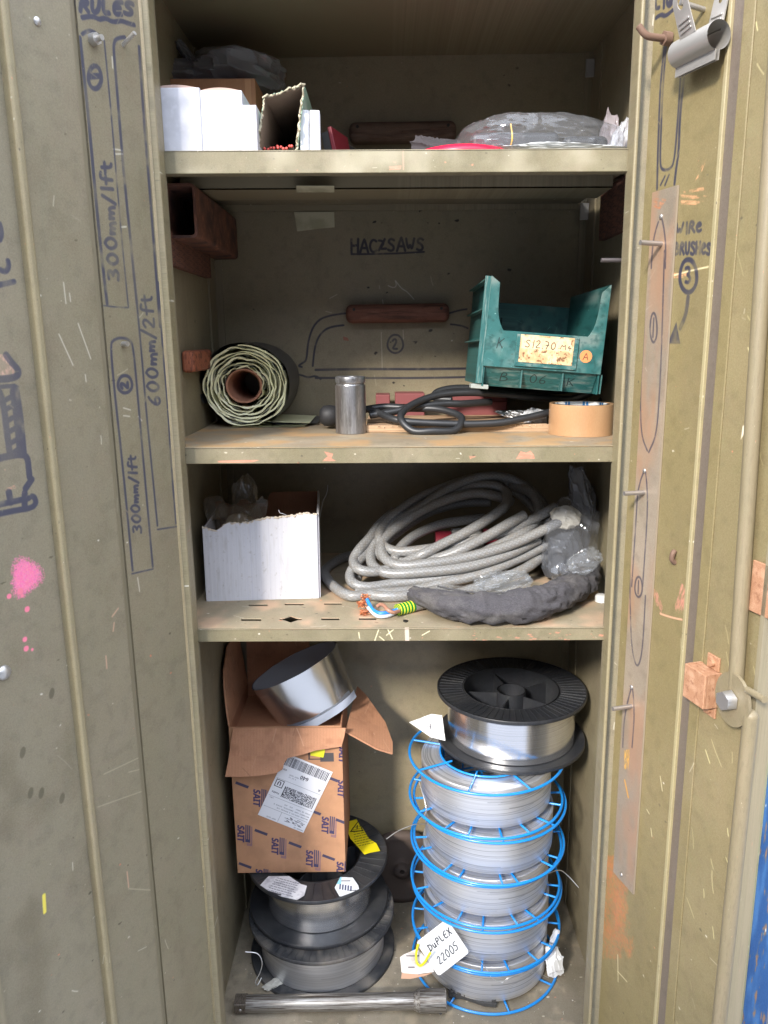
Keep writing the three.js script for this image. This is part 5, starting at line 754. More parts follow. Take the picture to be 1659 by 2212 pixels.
const plasticC = (dust, seed) => { const c = canvas(256, 256), x = c.getContext('2d'); x.fillStyle = 'rgb(42,44,48)'; x.fillRect(0, 0, 256, 256); layer(x, 12, [130, 122, 112], dust, .4, .7, seed); layer(x, 4, [86, 84, 82], dust * .8, .5, .7, seed + 2); grain(x, 8, seed); return tex(c, true, true); };
// moulded wire spool: foot at the origin
function spool(name, o) {
  const { R, H, rw, ri, m, wind, ribs = 64, web = 5 } = o, g = group(name), t = .005;
  const fl = (yy, s) => { const q = lathe([[ri, 0], [R - .003, 0], [R - .003, -.001], [R, -.001], [R, t + .0008], [R - .003, t + .0008], [R - .003, t * .75], [ri, t * .75], [ri, 0]], 96); if (s < 0) q.rotateX(Math.PI); q.translate(0, yy, 0); return q; };
  const rb = (yy) => { const out = []; for (let i = 0; i < ribs; i++) { const q = bx(ri + .002, R - .003, 0, .0016, -.0006, .0006); q.rotateY(i / ribs * 6.283); q.translate(0, yy, 0); out.push(q); } return out; };
  const mp = (q) => { const P = q.attributes.position, U = q.attributes.uv; for (let i = 0; i < U.count; i++) U.setXY(i, P.getX(i) / .2, P.getZ(i) / .2); return q; };
  mesh('flange', mp(merge([fl(t, -1)])), m, g); mesh('flange', mp(merge([fl(H - t, 1), ...rb(H - t * .25)])), m, g);
  mesh('barrel', lathe([[ri, t * .5], [ri, H - .001], [ri - .0025, H - .001], [ri - .0025, t * .5], [ri, t * .5]], 64), m, g);
  mesh('winding', lathe([[ri, t + .0005], [rw, t + .0005], [rw + .0004, t + .002], [rw + .0006, H * .5], [rw + .0003, H - t - .002], [rw, H - t - .0005], [ri, H - t - .0005]], 96).rotateY(Math.PI), wind, g);
  mesh('hub', lathe([[.026, .002], [.026, H - .006], [.0285, H - .006], [.0285, .002], [.026, .002]], 40), m, g);
  for (let i = 0; i < web; i++) mesh('web', bx(.0275, ri - .001, .002, H - .012, -.0012, .0012).rotateY(i / web * 6.283 + (o.turn ?? 0)), m, g);
  mesh('inner_disc', new THREE.RingGeometry(.028, ri - .002, 48).rotateX(-Math.PI / 2).translate(0, .012, 0), m, g);
  return g;
}
// ---- the stack of wire baskets
const BX = .1705, BZc = -.236, BH = .0925;
{
  const bm = mat({ color: [.012, .25, .70], roughness: .28, clearcoat: .4, clearcoatRoughness: .15 }), R = .1475, ri = .088, rw = .1245, w = .0026;
  function basket(k, wind) {
    const g = group('wire_basket_spool'); const ring = (r, y, rr = w) => new THREE.TorusGeometry(r, rr, 10, 96).rotateX(Math.PI / 2).translate(0, y, 0);
    mesh('rim', ring(R, w), bm, g); mesh('rim', ring(R, BH - w * 1.2), bm, g); mesh('inner_ring', ring(ri, w + .001, .002), bm, g); mesh('inner_ring', ring(ri, BH - w - .001, .002), bm, g);
    for (let i = 0; i < 8; i++) { const a = i / 8 * 6.283, c = Math.cos(a), s = Math.sin(a); for (const y of [w, BH - w * 1.2]) mesh('spoke', rod(V(c * (ri - .012), y, s * (ri - .012)), V(c * R, y, s * R), .0021, 8), bm, g); mesh('upright', rod(V(c * (ri - .004), w, s * (ri - .004)), V(c * (ri - .004), BH - w, s * (ri - .004)), .0021, 8), bm, g); }
    mesh('winding', lathe([[ri, .0062], [rw - .003, .0062], [rw, .0085], [rw + .0008, .03], [rw - .0004, .055], [rw + .0002, .083], [rw - .0012, .0855], [ri + .004, .086], [ri, .0855]], 96).rotateY(Math.PI), wind, g); return g;
  }
  const lab = ['blue wire basket spool of bright wire on the cabinet floor', 'blue wire basket spool second from the cabinet floor', 'blue wire basket spool in the middle of its stack', 'blue wire basket spool second below the black spool', 'blue wire basket spool directly under the black spool'];
  const off = [[0, 0, .2], [.0, .002, .62], [-.002, -.003, .3], [.003, .002, .05], [-.004, .001, .45]];
  for (let k = 0; k < 5; k++) { const b = basket(k, winds[k % 2]); b.position.set(BX + off[k][0], .0008 + k * (BH + .0012), BZc + off[k][1]); b.rotation.set((hash(k, 1, 2) - .5) * .012, off[k][2], (hash(k, 3, 4) - .5) * .012); b.scale.set(1 + (hash(k, 5, 6) - .5) * .014, 1, 1 + (hash(k, 7, 8) - .5) * .014); tag(b, lab[k], 'wire spool', 'stacked blue wire basket spools'); }
  const wm = mat({ color: [.75, .75, .74], metalness: .8, roughness: .3 });
  const wire = (pts, label, r = .0009) => { const g = group('loose_wire_end'); mesh('wire', tube(pts, r, 50, 6), wm, g); tag(g, label, 'wire end'); };
  const fz = BZc + R; wire([[835, 1812, -.24], [860, 1795, -.235], [895, 1781, -.22], [925, 1780, -.17]].map((p) => PZ(...p)), 'white wire end sticking out left of the basket stack'); wire([[905, 1690, -.2], [917, 1730, -.17], [920, 1755, -.16], [905, 1770, -.17]].map((p) => PZ(...p)), 'wire tail hooked down over the upper basket spools'); wire([[1120, 1905, -.11], [1165, 1895, -.12], [1205, 1880, -.16], [1225, 1890, -.17], [1250, 1917, -.16]].map((p) => PZ(...p)), 'loose wire end twisted round a blue rim by the right wall'); wire([[1015, 2060, -.1], [1045, 2085, -.098], [1062, 2112, -.086], [1085, 2122, -.084], [1100, 2112, -.084], [1150, 2100, -.1], [1185, 2112, -.11]].map((p) => PZ(...p)), 'thin wire tail hanging across the lowest blue rims', .0006);
}
// ---- black spool on top of the baskets
{
  const m = mat({ map: plasticC(.12, 5), roughness: .38 }), g = spool('black_wire_spool', { R: .1455, H: .104, rw: .124, ri: .094, m, wind: winds[2], turn: .35 }); g.position.set(.2215, .0008 + 5 * (BH + .0012) + .0008, -.287); g.rotation.y = .2; tag(g, 'black plastic spool of shiny wire on top of the blue basket stack', 'wire spool');
  const t = group('white_card_tag'), z = -.2, q = [[884, 1560], [932, 1542], [955, 1545], [962, 1600], [930, 1592]].map(([a, b]) => PZ(a, b, z)), c = canvas(128, 128), x = c.getContext('2d'); x.fillStyle = 'rgb(232,232,228)'; x.fillRect(0, 0, 128, 128); x.strokeStyle = 'rgb(60,60,70)'; x.lineWidth = 3; x.beginPath(); x.moveTo(62, 60); x.lineTo(92, 62); x.moveTo(76, 46); x.lineTo(74, 74); x.stroke(); layer(x, 4, [170, 170, 166], .6, .6, .75, 3); mesh('card', slab(q, .0006, { fit: true }), mat({ map: tex(c), roughness: .6 }), t); tag(t, 'white card tag poking out beside the black spool on the baskets', 'tag');
}
// ---- two black spools on the left
let ATOP;
{
  const B = spool('black_wire_spool', { R: .150, H: .094, rw: .127, ri: .094, m: mat({ map: plasticC(.75, 8), roughness: .6 }), wind: winds[3], turn: .1 }); B.position.set(-.165, .0006, -.268); tag(B, 'large dusty black spool of wire standing on the cabinet floor', 'wire spool');
  const A = spool('black_wire_spool', { R: .1445, H: .106, rw: .108, ri: .088, m: mat({ map: plasticC(.2, 12), roughness: .4 }), wind: winds[2], ribs: 40, turn: .5 }); A.position.set(-.172, .0006 + .094 + .003, -.2925); tag(A, 'black spool with torn yellow and white stickers under the printed box', 'wire spool'); ATOP = A.position.y + .1075;
  // stickers lying on its upper flange
  const stick = (name, pts, c, label) => { const q = pts.map(([a, b]) => { const p = PY(a, b, ATOP + .0008); const d = p.clone().sub(A.position).setY(0), l = d.length(); if (l > .1435) { d.multiplyScalar(.1435 / l); p.x = A.position.x + d.x; p.z = A.position.z + d.z; } return p.sub(A.position); }); mesh(name, slab(q.map((p) => p.add(A.position)), .0005, { fit: true }).translate(-A.position.x, -A.position.y, -A.position.z), mat({ map: tex(c), roughness: .55 }), A).userData.label = label; };
  const lines = (c, n, col, lw, rot) => { const x = c.getContext('2d'), W = c.width, H = c.height; x.save(); x.translate(W / 2, H / 2); x.rotate(rot); const r = Rnd(n); for (let i = 0; i < n; i++) { const y = -H * .32 + i * H * .62 / n; let a = -W * .28; while (a < W * .25) { const l = 4 + 18 * r(); x.fillStyle = col; x.fillRect(a, y, l, lw); a += l + 4; } } x.restore(); };
  const y1 = canvas(192, 192), a = y1.getContext('2d'); a.fillStyle = 'rgb(232,214,24)'; a.fillRect(0, 0, 192, 192); lines(y1, 9, 'rgba(110,100,20,.8)', 4, -.2); a.strokeStyle = 'rgb(30,28,20)'; a.lineWidth = 5; a.beginPath(); a.moveTo(20, 70); a.lineTo(62, 12); a.lineTo(90, 66); a.closePath(); a.stroke(); a.fillStyle = 'rgb(30,28,20)'; a.fillRect(54, 34, 6, 20);
  stick('yellow_sticker', [[752, 1775], [770, 1770], [785, 1792], [797, 1812], [813, 1822], [821, 1838], [800, 1842], [787, 1846], [775, 1832], [757, 1812], [750, 1795]], y1, 'torn yellow warning sticker');
  const w1 = canvas(256, 192), b = w1.getContext('2d'); b.fillStyle = 'rgb(222,222,226)'; b.fillRect(0, 0, 256, 192); layer(b, 6, [170, 170, 178], .6, .5, .7, 4); lines(w1, 7, 'rgba(96,96,106,.8)', 5, .38); b.save(); b.translate(80, 130); b.rotate(.38); b.fillStyle = 'rgb(60,60,66)'; b.fillRect(-40, 0, 90, 10); b.restore();
  stick('white_sticker', [[552, 1918], [580, 1893], [625, 1893], [650, 1910], [663, 1914], [657, 1935], [636, 1957], [600, 1948], [570, 1935]], w1, 'crumpled white printed label');
  const w2 = canvas(160, 160), d = w2.getContext('2d'); d.fillStyle = 'rgb(226,232,238)'; d.fillRect(0, 0, 160, 160); d.fillStyle = 'rgba(90,190,220,.6)'; d.fillRect(0, 0, 40, 60); d.fillStyle = 'rgb(70,76,110)'; for (let i = 0; i < 5; i++) d.fillRect(30 + i * 18, 60 + i * 4, 10, 44); d.fillStyle = 'rgb(60,60,70)'; d.fillRect(40, 30, 60, 7); d.fillRect(96, 110, 46, 6); stick('white_sticker', [[723, 1918], [735, 1895], [762, 1896], [774, 1913], [784, 1928], [770, 1942], [745, 1952], [733, 1936]], w2, 'small white and blue label');
  const wg = group('loose_wire_end'); mesh('wire', tube([[530, 2056, -.10], [556, 2060, -.10], [566, 2078, -.098], [562, 2100, -.10], [552, 2120, -.10], [556, 2128, -.11], [565, 2112, -.12]].map((p) => PZ(...p)), .0009, 50, 6), mat({ color: [.75, .75, .74], metalness: .7, roughness: .3 }), wg); tag(wg, 'white wire end curling off the large dusty spool', 'wire end');
}
// ---- printed cardboard box on the spools, with an aluminium band in it
{
  const z0 = PY(630, 1886, ATOP).z, a = PZ(513, 1880, z0), b = PZ(747, 1888, z0), t0 = PZ(505, 1571, z0), x0 = a.x, x1 = b.x, w = x1 - x0, y0 = ATOP + .0012, y1 = t0.y, h = y1 - y0, d = Math.min(.195, z0 - BZ - .01), g = group('printed_cardboard_box'); g.position.set((x0 + x1) / 2, y0, z0);
  const ppm = 2400, c = cardCanvas(Math.round(w * ppm), Math.round(h * ppm), [182, 136, 102], 71, { grain: 6 }), x = c.getContext('2d'); layer(x, 20, [192, 144, 108], .6, .4, .7, 5);
  const Z = (zx, zy) => [440.5 + .2655 * zx, 1369 + .2655 * zy], m = (px, py) => { const p = PZ(px, py, z0); return [(p.x - x0) * ppm, (y1 - p.y) * ppm]; };
  const logo = (zx, zy) => { const [px, py] = m(...Z(zx, zy)); x.save(); x.translate(px, py); x.rotate(Math.PI / 2 + .06); x.transform(1, 0, -.16, 1, 0, 0); x.font = 'bold 44px sans-serif'; x.textAlign = 'center'; x.fillStyle = 'rgb(66,54,92)'; x.save(); x.scale(.95, 1); x.fillText('SAIT', 0, 28); x.lineWidth = 2.4; x.strokeStyle = 'rgb(66,54,92)'; x.strokeText('SAIT', 0, 28); x.restore(); x.fillStyle = 'rgb(64,60,92)'; for (let i = 0; i < 3; i++) x.fillRect(-52, -14 - i * 9, 92, 5.4); x.fillRect(24, -32, 16, 23); x.fillStyle = 'rgba(136,104,110,.8)'; x.fillRect(-48, -42, 98, 7); x.fillRect(44, -42, 14, 26); x.restore(); };
  for (const p of [[1140, 1265], [452, 1340], [1008, 1560], [322, 1630], [600, 1732], [880, 1832], [1128, 1925], [470, 1985], [1150, 985]]) logo(...p);
  const dash = (zx, zy) => { const [px, py] = m(...Z(zx, zy)); x.save(); x.translate(px, py); x.rotate(.42); x.fillStyle = 'rgb(70,64,88)'; x.fillRect(-32, -7, 64, 14); x.restore(); }; for (const p of [[310, 1230], [1040, 1180], [900, 1450], [465, 1615], [1125, 1530], [742, 1717], [1015, 1820], [335, 1885], [680, 1150]]) dash(...p);
  x.fillStyle = 'rgb(78,74,76)'; { const p = m(...Z(945, 970)), q = m(...Z(1058, 1040)); x.fillRect(p[0], p[1], q[0] - p[0], q[1] - p[1]); } x.fillStyle = 'rgba(70,60,60,.85)'; { const p = m(...Z(848, 965)); x.fillRect(p[0], p[1], 8, 36); x.fillRect(p[0], p[1] + 32, 70, 6); }
  const fm = mat({ map: tex(c), roughness: .78 }), inC = cardCanvas(256, 256, [172, 122, 92], 75, {}), im = mat({ map: tex(inC), roughness: .85 });
  const hw = w / 2, th = .003; mesh('front_wall', bx(-hw, hw, 0, h, -th, 0, .001), fm, g); { const q = g.children[0].geometry, P = q.attributes.position, U = q.attributes.uv; for (let i = 0; i < U.count; i++) U.setXY(i, P.getX(i) / w + .5, P.getY(i) / h); }
  mesh('side_wall', bx(hw - th, hw, 0, h, -d, -th - .0002, .001), im, g); mesh('side_wall', bx(-hw, -hw + th, 0, h, -d, -th - .0002, .001), im, g); mesh('back_wall', bx(-hw, hw, 0, h, -d - th, -d - .0002, .001), im, g); mesh('base', bx(-hw + th, hw - th, .0005, .004, -d, -th), im, g); mesh('inner_pad', bx(-hw + th, hw - th, h - .035, h - .03, -d, -th), im, g);
  const loc = (px, py, z) => PZ(px, py, z).sub(g.position), flapN = (name, pts, t = .003) => { const q = slab(pts.map((p) => p.clone().add(g.position)), t).translate(-g.position.x, -g.position.y, -g.position.z); const U = q.attributes.uv; for (let i = 0; i < U.count; i++) U.setXY(i, U.getX(i) * 4, U.getY(i) * 4); return mesh(name, q, im2, g); };
  const fc2 = cardCanvas(256, 256, [186, 136, 104], 77, { flute: 6 }); { const q = fc2.getContext('2d'); layer(q, 5, [150, 104, 78], .5, .55, .72, 6); scratches(q, 26, 20, 120, '214,172,140', 1.2, 4); scratches(q, 14, 20, 120, '132,92,68', 1, 8); }
  const im2 = mat({ map: tex(fc2, true, true), roughness: .82 });
  const fz = (py) => z0 + .0025 + .026 * (py - 1571) / 105; const fpts = [[505, 1572], [747, 1572], [744, 1590], [738, 1612], [705, 1617], [680, 1621], [655, 1629], [622, 1637], [614, 1648], [611, 1661], [598, 1669], [560, 1675], [520, 1677], [487, 1677], [494, 1640], [500, 1600]].map(([p, q]) => loc(p, q, fz(q)));
  flapN('front_flap', fpts);
  flapN('right_flap', [loc(751, 1571, z0 - .004), loc(812, 1621, z0 + .006), loc(842, 1639, z0 + .0), loc(848, 1603, z0 - .03), loc(832, 1560, z0 - .08), loc(792, 1498, z0 - .14), loc(766, 1494, z0 - .16)]);
  flapN('left_flap', [V(-hw, h, -.004), V(-hw - .005, h + .03, -.008), V(-hw - .012, h + .07, -.02), V(-hw - .010, h + .10, -.04), V(-hw - .016, h + .125, -.09), V(-hw - .014, h + .13, -d), V(-hw, h, -d)]);
  flapN('back_flap', [V(-hw + .004, h, -d), V(hw * .3, h, -d), V(hw * .28, h + .135, -d - .006), V(-hw + .006, h + .135, -d - .006)]);
  // shipping label
  const lc = canvas(400, 600), lx = lc.getContext('2d'); lx.fillStyle = 'rgb(226,226,230)'; lx.fillRect(0, 0, 400, 600); lx.fillStyle = 'rgb(40,40,52)'; const r = Rnd(8);
  lx.font = '15px monospace'; for (const [t, X, Y] of [['ORIGIN ID', 10, 20], ['SHIP DATE', 250, 24], ['WELDING SUPPLIES & REPAIRS LTD', 14, 128], ['BRITANNIA PARK INDUSTRIAL ESTATE N', 14, 152], ['STOKE ON TRENT   ST6  2PZ', 14, 178], ['(GB)', 340, 196], ['9 of 13', 240, 420], ['0218 0005 0256', 180, 440]]) lx.fillText(t, X, Y);
  for (let i = 0; i < 40; i++) lx.fillRect(20 + r() * 150, 34 + r() * 50, 8 + r() * 26, 3); lx.fillRect(10, 100, 380, 1.5); lx.fillRect(10, 205, 380, 1.5); lx.fillRect(10, 372, 380, 1.5); lx.fillRect(230, 10, 1.5, 90);
  lx.fillRect(24, 226, 6, 104); lx.fillRect(290, 226, 6, 104); for (let i = 0; i < 64; i++) for (let j = 0; j < 26; j++) if (r() > .48) lx.fillRect(34 + i * 4, 226 + j * 4, 4, 4);
  lx.lineWidth = 6; lx.strokeStyle = 'rgb(30,30,40)'; lx.strokeRect(318, 300, 62, 62); lx.font = 'bold 52px sans-serif'; lx.fillText('U', 331, 350); lx.font = 'bold 22px sans-serif'; lx.fillText('FedEx', 316, 252);
  lx.font = 'bold 42px sans-serif'; lx.fillText('640', 150, 470); lx.font = 'bold 30px sans-serif'; lx.fillText('A', 24, 415); lx.font = 'bold 18px sans-serif'; lx.fillText('STK', 340, 470);
  for (let X = 20; X < 380;) { const q = 2 + r() * 5; lx.fillRect(X, 500, q, 84); X += q + 2 + r() * 5; }
  const lw = .0975, lh = .146, lm = mesh('shipping_label', new RoundedBoxGeometry(lw, lh, .0008, 2, .00038), mat({ map: tex(lc), roughness: .45 }), g); { const P = lm.geometry.attributes.position, U = lm.geometry.attributes.uv; for (let i = 0; i < U.count; i++) U.setXY(i, P.getX(i) / lw + .5, P.getY(i) / lh + .5); } const lp = loc(...Z(742, 1298), z0); lm.position.set(lp.x, lp.y, .0008); lm.rotation.z = Math.PI - .44;
  { const q = [[866, 950], [988, 938], [972, 1006], [868, 990]].map(([p, s]) => { const e = Z(p, s); return loc(e[0], e[1], z0 + .0012); }); mesh('yellow_sticker', slab(q.map((p) => p.add(g.position)), .0006).translate(-g.position.x, -g.position.y, -g.position.z), mat({ color: [.75, .72, .03], roughness: .5 }), g); }
  tag(g, 'open brown box printed with purple lettering and a shipping label', 'box');
  // aluminium faced band standing in the box
  const k = group('aluminium_tape_band'), foilM = mat({ color: [.82, .82, .82], metalness: .95, roughness: .2, anisotropy: .5 }), backM = mat({ color: [.36, .38, .44], roughness: .7 }); const kc = PZ(660, 1482, -.325); k.position.copy(kc);
  const band = (R, H, taper, off, a0 = 0, a1 = 6.283) => { const n = 120, P = [], I = [], U = []; for (let i = 0; i <= n; i++) { const t = lerp(a0, a1, i / n), e = 1 + .03 * Math.sin(2 * t + 1); for (let j = 0; j <= 6; j++) { const q = j / 6, rr = (R + off) * e * lerp(1, taper, 1 - q) + .0006 * Math.sin(t * 9 + q * 3); P.push(Math.cos(t) * rr, (q - .5) * H, Math.sin(t) * rr * .86); U.push(i / n, q); } } for (let i = 0; i < n; i++) for (let j = 0; j < 6; j++) { const s = i * 7 + j; I.push(s, s + 1, s + 7, s + 1, s + 8, s + 7); } const q = new THREE.BufferGeometry(); q.setAttribute('position', new THREE.Float32BufferAttribute(P, 3)); q.setAttribute('uv', new THREE.Float32BufferAttribute(U, 2)); q.setIndex(I); q.computeVertexNormals(); return q; };
  const kk = group('coil', k); kk.rotation.set(-.06, 0, .46); mesh('foil_face', band(.094, .1, .86, 0), foilM, kk); mesh('paper_back', band(.0928, .0995, .86, -.0012), backM, kk); const ob = band(.092, .016, .97, 0, .3, 3.2); mesh('loose_turn', ob.translate(-.002, -.052, -.004), mat({ color: [.5, .56, .68], roughness: .5 }), kk);
  tag(k, 'loop of shiny aluminium faced band standing in the open printed box', 'tape band');
}
// ---- steel extension bar on the floor
{
  const yb = .022, zc = -.1025, a = PZ(507, 2158, zc), b = PZ(964, 2158, zc), g = group('steel_extension_bar'); g.position.set(a.x, yb, zc); const L = b.x - a.x;
  const c = canvas(1024, 128), x = c.getContext('2d'); x.fillStyle = 'rgb(150,146,140)'; x.fillRect(0, 0, 1024, 128); layer(x, 4, [96, 88, 80], .9, .48, .66, 4); layer(x, 2, [70, 62, 56], .8, .58, .7, 8); layer(x, 8, [190, 188, 184], .5, .5, .7, 12); grain(x, 20, 4); const rc = canvas(256, 64), y = rc.getContext('2d'); y.fillStyle = 'rgb(110,110,110)'; y.fillRect(0, 0, 256, 64); layer(y, 3, [220, 220, 220], .9, .45, .65, 4);
  const m = mat({ map: tex(c), roughnessMap: tex(rc, false), roughness: .85, metalness: .7 }), cyl = (x0, x1, r, r2 = r, n = 40) => rod(V(x0, 0, 0), V(x1, 0, 0), r, n, r2);
  mesh('shaft', merge([cyl(.022, L - .06, .0150), cyl(L - .062, L - .05, .0150, .0205)]), m, g); mesh('socket_end', lathe([[.0205, L - .05], [.0205, L - .002], [.0185, L], [.011, L], [.011, L - .02], [0, L - .02]], 40).rotateZ(-Math.PI / 2), m, g); mesh('square_drive', merge([bx(0, .024, -.0125, .0125, -.0125, .0125, .002)]).rotateX(.12), mat({ map: tex(c), roughness: .5, metalness: .6, color: [.6, .55, .5] }), g); mesh('pin_hole', new THREE.CylinderGeometry(.003, .003, .002, 12).translate(L - .012, 0, 0).rotateX(.9).translate(0, 0, 0).applyMatrix4(new THREE.Matrix4().makeTranslation(0, -.0125 + .0006, .0158)), mat({ color: [.02, .02, .02] }), g); mesh('detent_ball', new THREE.SphereGeometry(.003, 12, 8).translate(.012, -.002, .012), mat({ color: [.4, .38, .36], metalness: .8, roughness: .4 }), g);
  g.rotation.z = -.002; g.position.y = .0205; g.position.x = a.x;
  g.rotation.z = .006; tag(g, 'pitted steel socket extension bar lying along the cabinet floor', 'extension bar');
}
{ // strip of ribbed rubber
  const g = group('rubber_tread_strip'), m = mat({ color: [.05, .048, .046], roughness: .85 }), q = [[968, 2130], [990, 2126], [1040, 2135], [1075, 2143], [1072, 2168], [1045, 2165], [1000, 2150], [970, 2148]].map(([a, b]) => { const p = PY(a, b, .012); return p; }); const o = PY(1020, 2150, .0); g.position.copy(o); mesh('base', slab(q.map((p) => p.clone()), .006).translate(-o.x, -o.y - .009, -o.z), m, g); for (let i = 0; i < 7; i++) { const p = PY(975 + i * 15, 2136 + i * 3.2, .006).sub(o), s = PY(972 + i * 15, 2151 + i * 3, .006).sub(o); mesh('tread_rib', slab([p.clone().add(o), p.clone().add(V(.008, 0, 0)).add(o), s.clone().add(V(.008, 0, 0)).add(o), s.clone().add(o)], .006).translate(-o.x, -o.y + .002, -o.z), m, g); } tag(g, 'piece of black ribbed rubber under the lowest basket spool', 'rubber strip');
}
{ // plastic tag: DUPLEX 22005
  const z = (py) => lerp(-.122, -.084, (py - 1985) / 124), q = [[963, 1985], [899, 2035], [947, 2109], [1014, 2057]].map(([a, b]) => PZ(a, b, z(b))), g = group('handwritten_tag'), o = q[2]; g.position.copy(o); const U = q[3].clone().sub(q[2]), Wv = q[1].clone().sub(q[2]), n = U.clone().cross(Wv).normalize(), w = U.length(), h = Wv.length(), c = canvas(400, 400 * h / w), x = c.getContext('2d'); x.fillStyle = 'rgb(214,214,212)'; x.fillRect(0, 0, 400, c.height); const id = (a, b) => [a, b], H = c.height; hand(x, id, 'DuPLEX', [74, H * .40], [372, H * .36], [4, -H * .17], 11, 'rgb(24,26,40)', 3); hand(x, id, '22005', [76, H * .80], [342, H * .77], [10, -H * .21], 10, 'rgb(28,30,44)', 6);
  const s = new RoundedBoxGeometry(w, h, .0012, 3, .0005), sh = new THREE.Shape(), r = .007; sh.moveTo(r, 0); sh.lineTo(w - r, 0); sh.quadraticCurveTo(w, 0, w, r); sh.lineTo(w, h - r); sh.quadraticCurveTo(w, h, w - r, h); sh.lineTo(r, h); sh.quadraticCurveTo(0, h, 0, h - r); sh.lineTo(0, r); sh.quadraticCurveTo(0, 0, r, 0);
  const e = new THREE.ExtrudeGeometry(sh, { depth: .001, bevelEnabled: false }), P = e.attributes.position, uv = e.attributes.uv; for (let i = 0; i < uv.count; i++) uv.setXY(i, P.getX(i) / w, P.getY(i) / h); e.applyMatrix4(new THREE.Matrix4().makeBasis(U.clone().normalize(), n.clone().cross(U).normalize(), n)); mesh('card', e, mat({ map: tex(c), roughness: .35 }), g);
  const tie = [[903, 2040, -.1], [899, 2060, -.098], [900, 2078, -.09], [908, 2086, -.086], [918, 2078, -.084], [925, 2066, -.082], [930, 2058, -.083]].map((p) => PZ(...p).sub(o)); const tg = tube(tie, .0022, 40, 8); mesh('yellow_tie', tg, mat({ color: [.78, .74, .02], roughness: .35 }), g); tag(g, 'white plastic tag handwritten DUPLEX 22005 on a yellow cable tie', 'tag');
}
{ // torn paper tag and a tissue
  const g = group('torn_paper_tag'), z = (py) => lerp(-.115, -.07, (py - 2050) / 70), c = canvas(128, 128), x = c.getContext('2d'); x.fillStyle = 'rgb(214,206,198)'; x.fillRect(0, 0, 128, 128); layer(x, 5, [170, 160, 152], .7, .5, .7, 3); x.fillStyle = 'rgba(80,76,80,.7)'; x.fillRect(30, 84, 26, 9); x.fillRect(24, 30, 50, 7); const o = PZ(890, 2080, -.09); g.position.copy(o); const S = (pts, t = .0008) => slab(pts.map(([a, b]) => PZ(a, b, z(b))), t, { fit: true }).translate(-o.x, -o.y, -o.z); mesh('paper', S([[864, 2068], [872, 2062], [900, 2050], [910, 2058], [935, 2085], [937, 2100], [905, 2104], [880, 2108], [867, 2100], [866, 2085]]), mat({ map: tex(c), roughness: .85 }), g); mesh('torn_edge', S([[868, 2101], [905, 2104], [934, 2101], [915, 2108], [885, 2114], [866, 2113]].map(([a, b]) => [a, b + 1])), mat({ color: [.5, .3, .2], roughness: 1 }), g); tag(g, 'torn grimy paper tag tied to the lowest blue rim', 'paper tag');
  const w = group('white_tissue'), p = PY(1196, 2124, .0); w.position.set(p.x, .001, p.z - .01); mesh('tissue', bagGeo(.018, .04, .012, .35, 2.2, 4, 7, 1.8).rotateZ(.1).translate(0, .036, 0), mat({ color: [.84, .84, .83], roughness: .9 }), w); mesh('twist', bagGeo(.007, .022, .008, .4, 3, 6, 4).rotateZ(-.25).translate(.004, .085, -.012), mat({ color: [.6, .62, .66], roughness: .6 }), w); tag(w, 'scrap of white tissue against the lowest blue rim by the right wall', 'tissue');
  const s = group('paper_scrap'), q = PY(590, 2132, 0); s.position.set(q.x, .0012, q.z); mesh('paper', bagGeo(.022, .006, .012, .4, 3, 8, 4, 1.8).rotateY(.5).translate(0, .0055, 0), mat({ color: [.52, .5, .44], roughness: .9 }), s); tag(s, 'crumpled off white paper scrap beside the extension bar', 'paper scrap');
}
{ // old flanged wheel at the back
  const g = group('rusty_flanged_wheel'), c = PZ(868, 1860, -.40); g.position.set(c.x, .0, -.41); const m = mat({ color: [.10, .075, .062], roughness: .8, metalness: .3 }), R = .085; mesh('rim', lathe([[.02, 0], [R, 0], [R + .003, .004], [R + .003, .018], [R - .012, .02], [R - .016, .012], [.024, .012], [.02, .02], [.012, .02], [.012, 0], [.02, 0]], 56).rotateX(Math.PI / 2).translate(0, R + .0035, 0), m, g); mesh('hub', lathe([[.006, 0], [.018, 0], [.018, .03], [.006, .03]], 32).rotateX(Math.PI / 2).translate(0, R + .0035, 0), m, g); tag(g, 'rusty brown flanged wheel standing against the back wall', 'wheel');
}
{ // flakes and grit on the floor
  const r = Rnd(77), q = new THREE.TetrahedronGeometry(.0016), im = new THREE.InstancedMesh(q, mat({ color: [.72, .68, .6], roughness: .9 }), 150), M = new THREE.Matrix4(); for (let i = 0; i < 150; i++) { M.compose(V(lerp(IL + .02, IR - .03, r()), .0006, lerp(-.33, .03, r() ** .6)), new THREE.Quaternion().setFromEuler(new THREE.Euler(r() * 6, r() * 6, r() * 6)), V(1, .5, 1).multiplyScalar(.35 + 1.1 * r() ** 3)); im.setMatrixAt(i, M); } im.name = 'floor_grit'; im.castShadow = im.receiveShadow = true; scene.add(im); tag(im, 'pale flakes and grit scattered on the cabinet floor', 'grit', null, 'stuff');
}

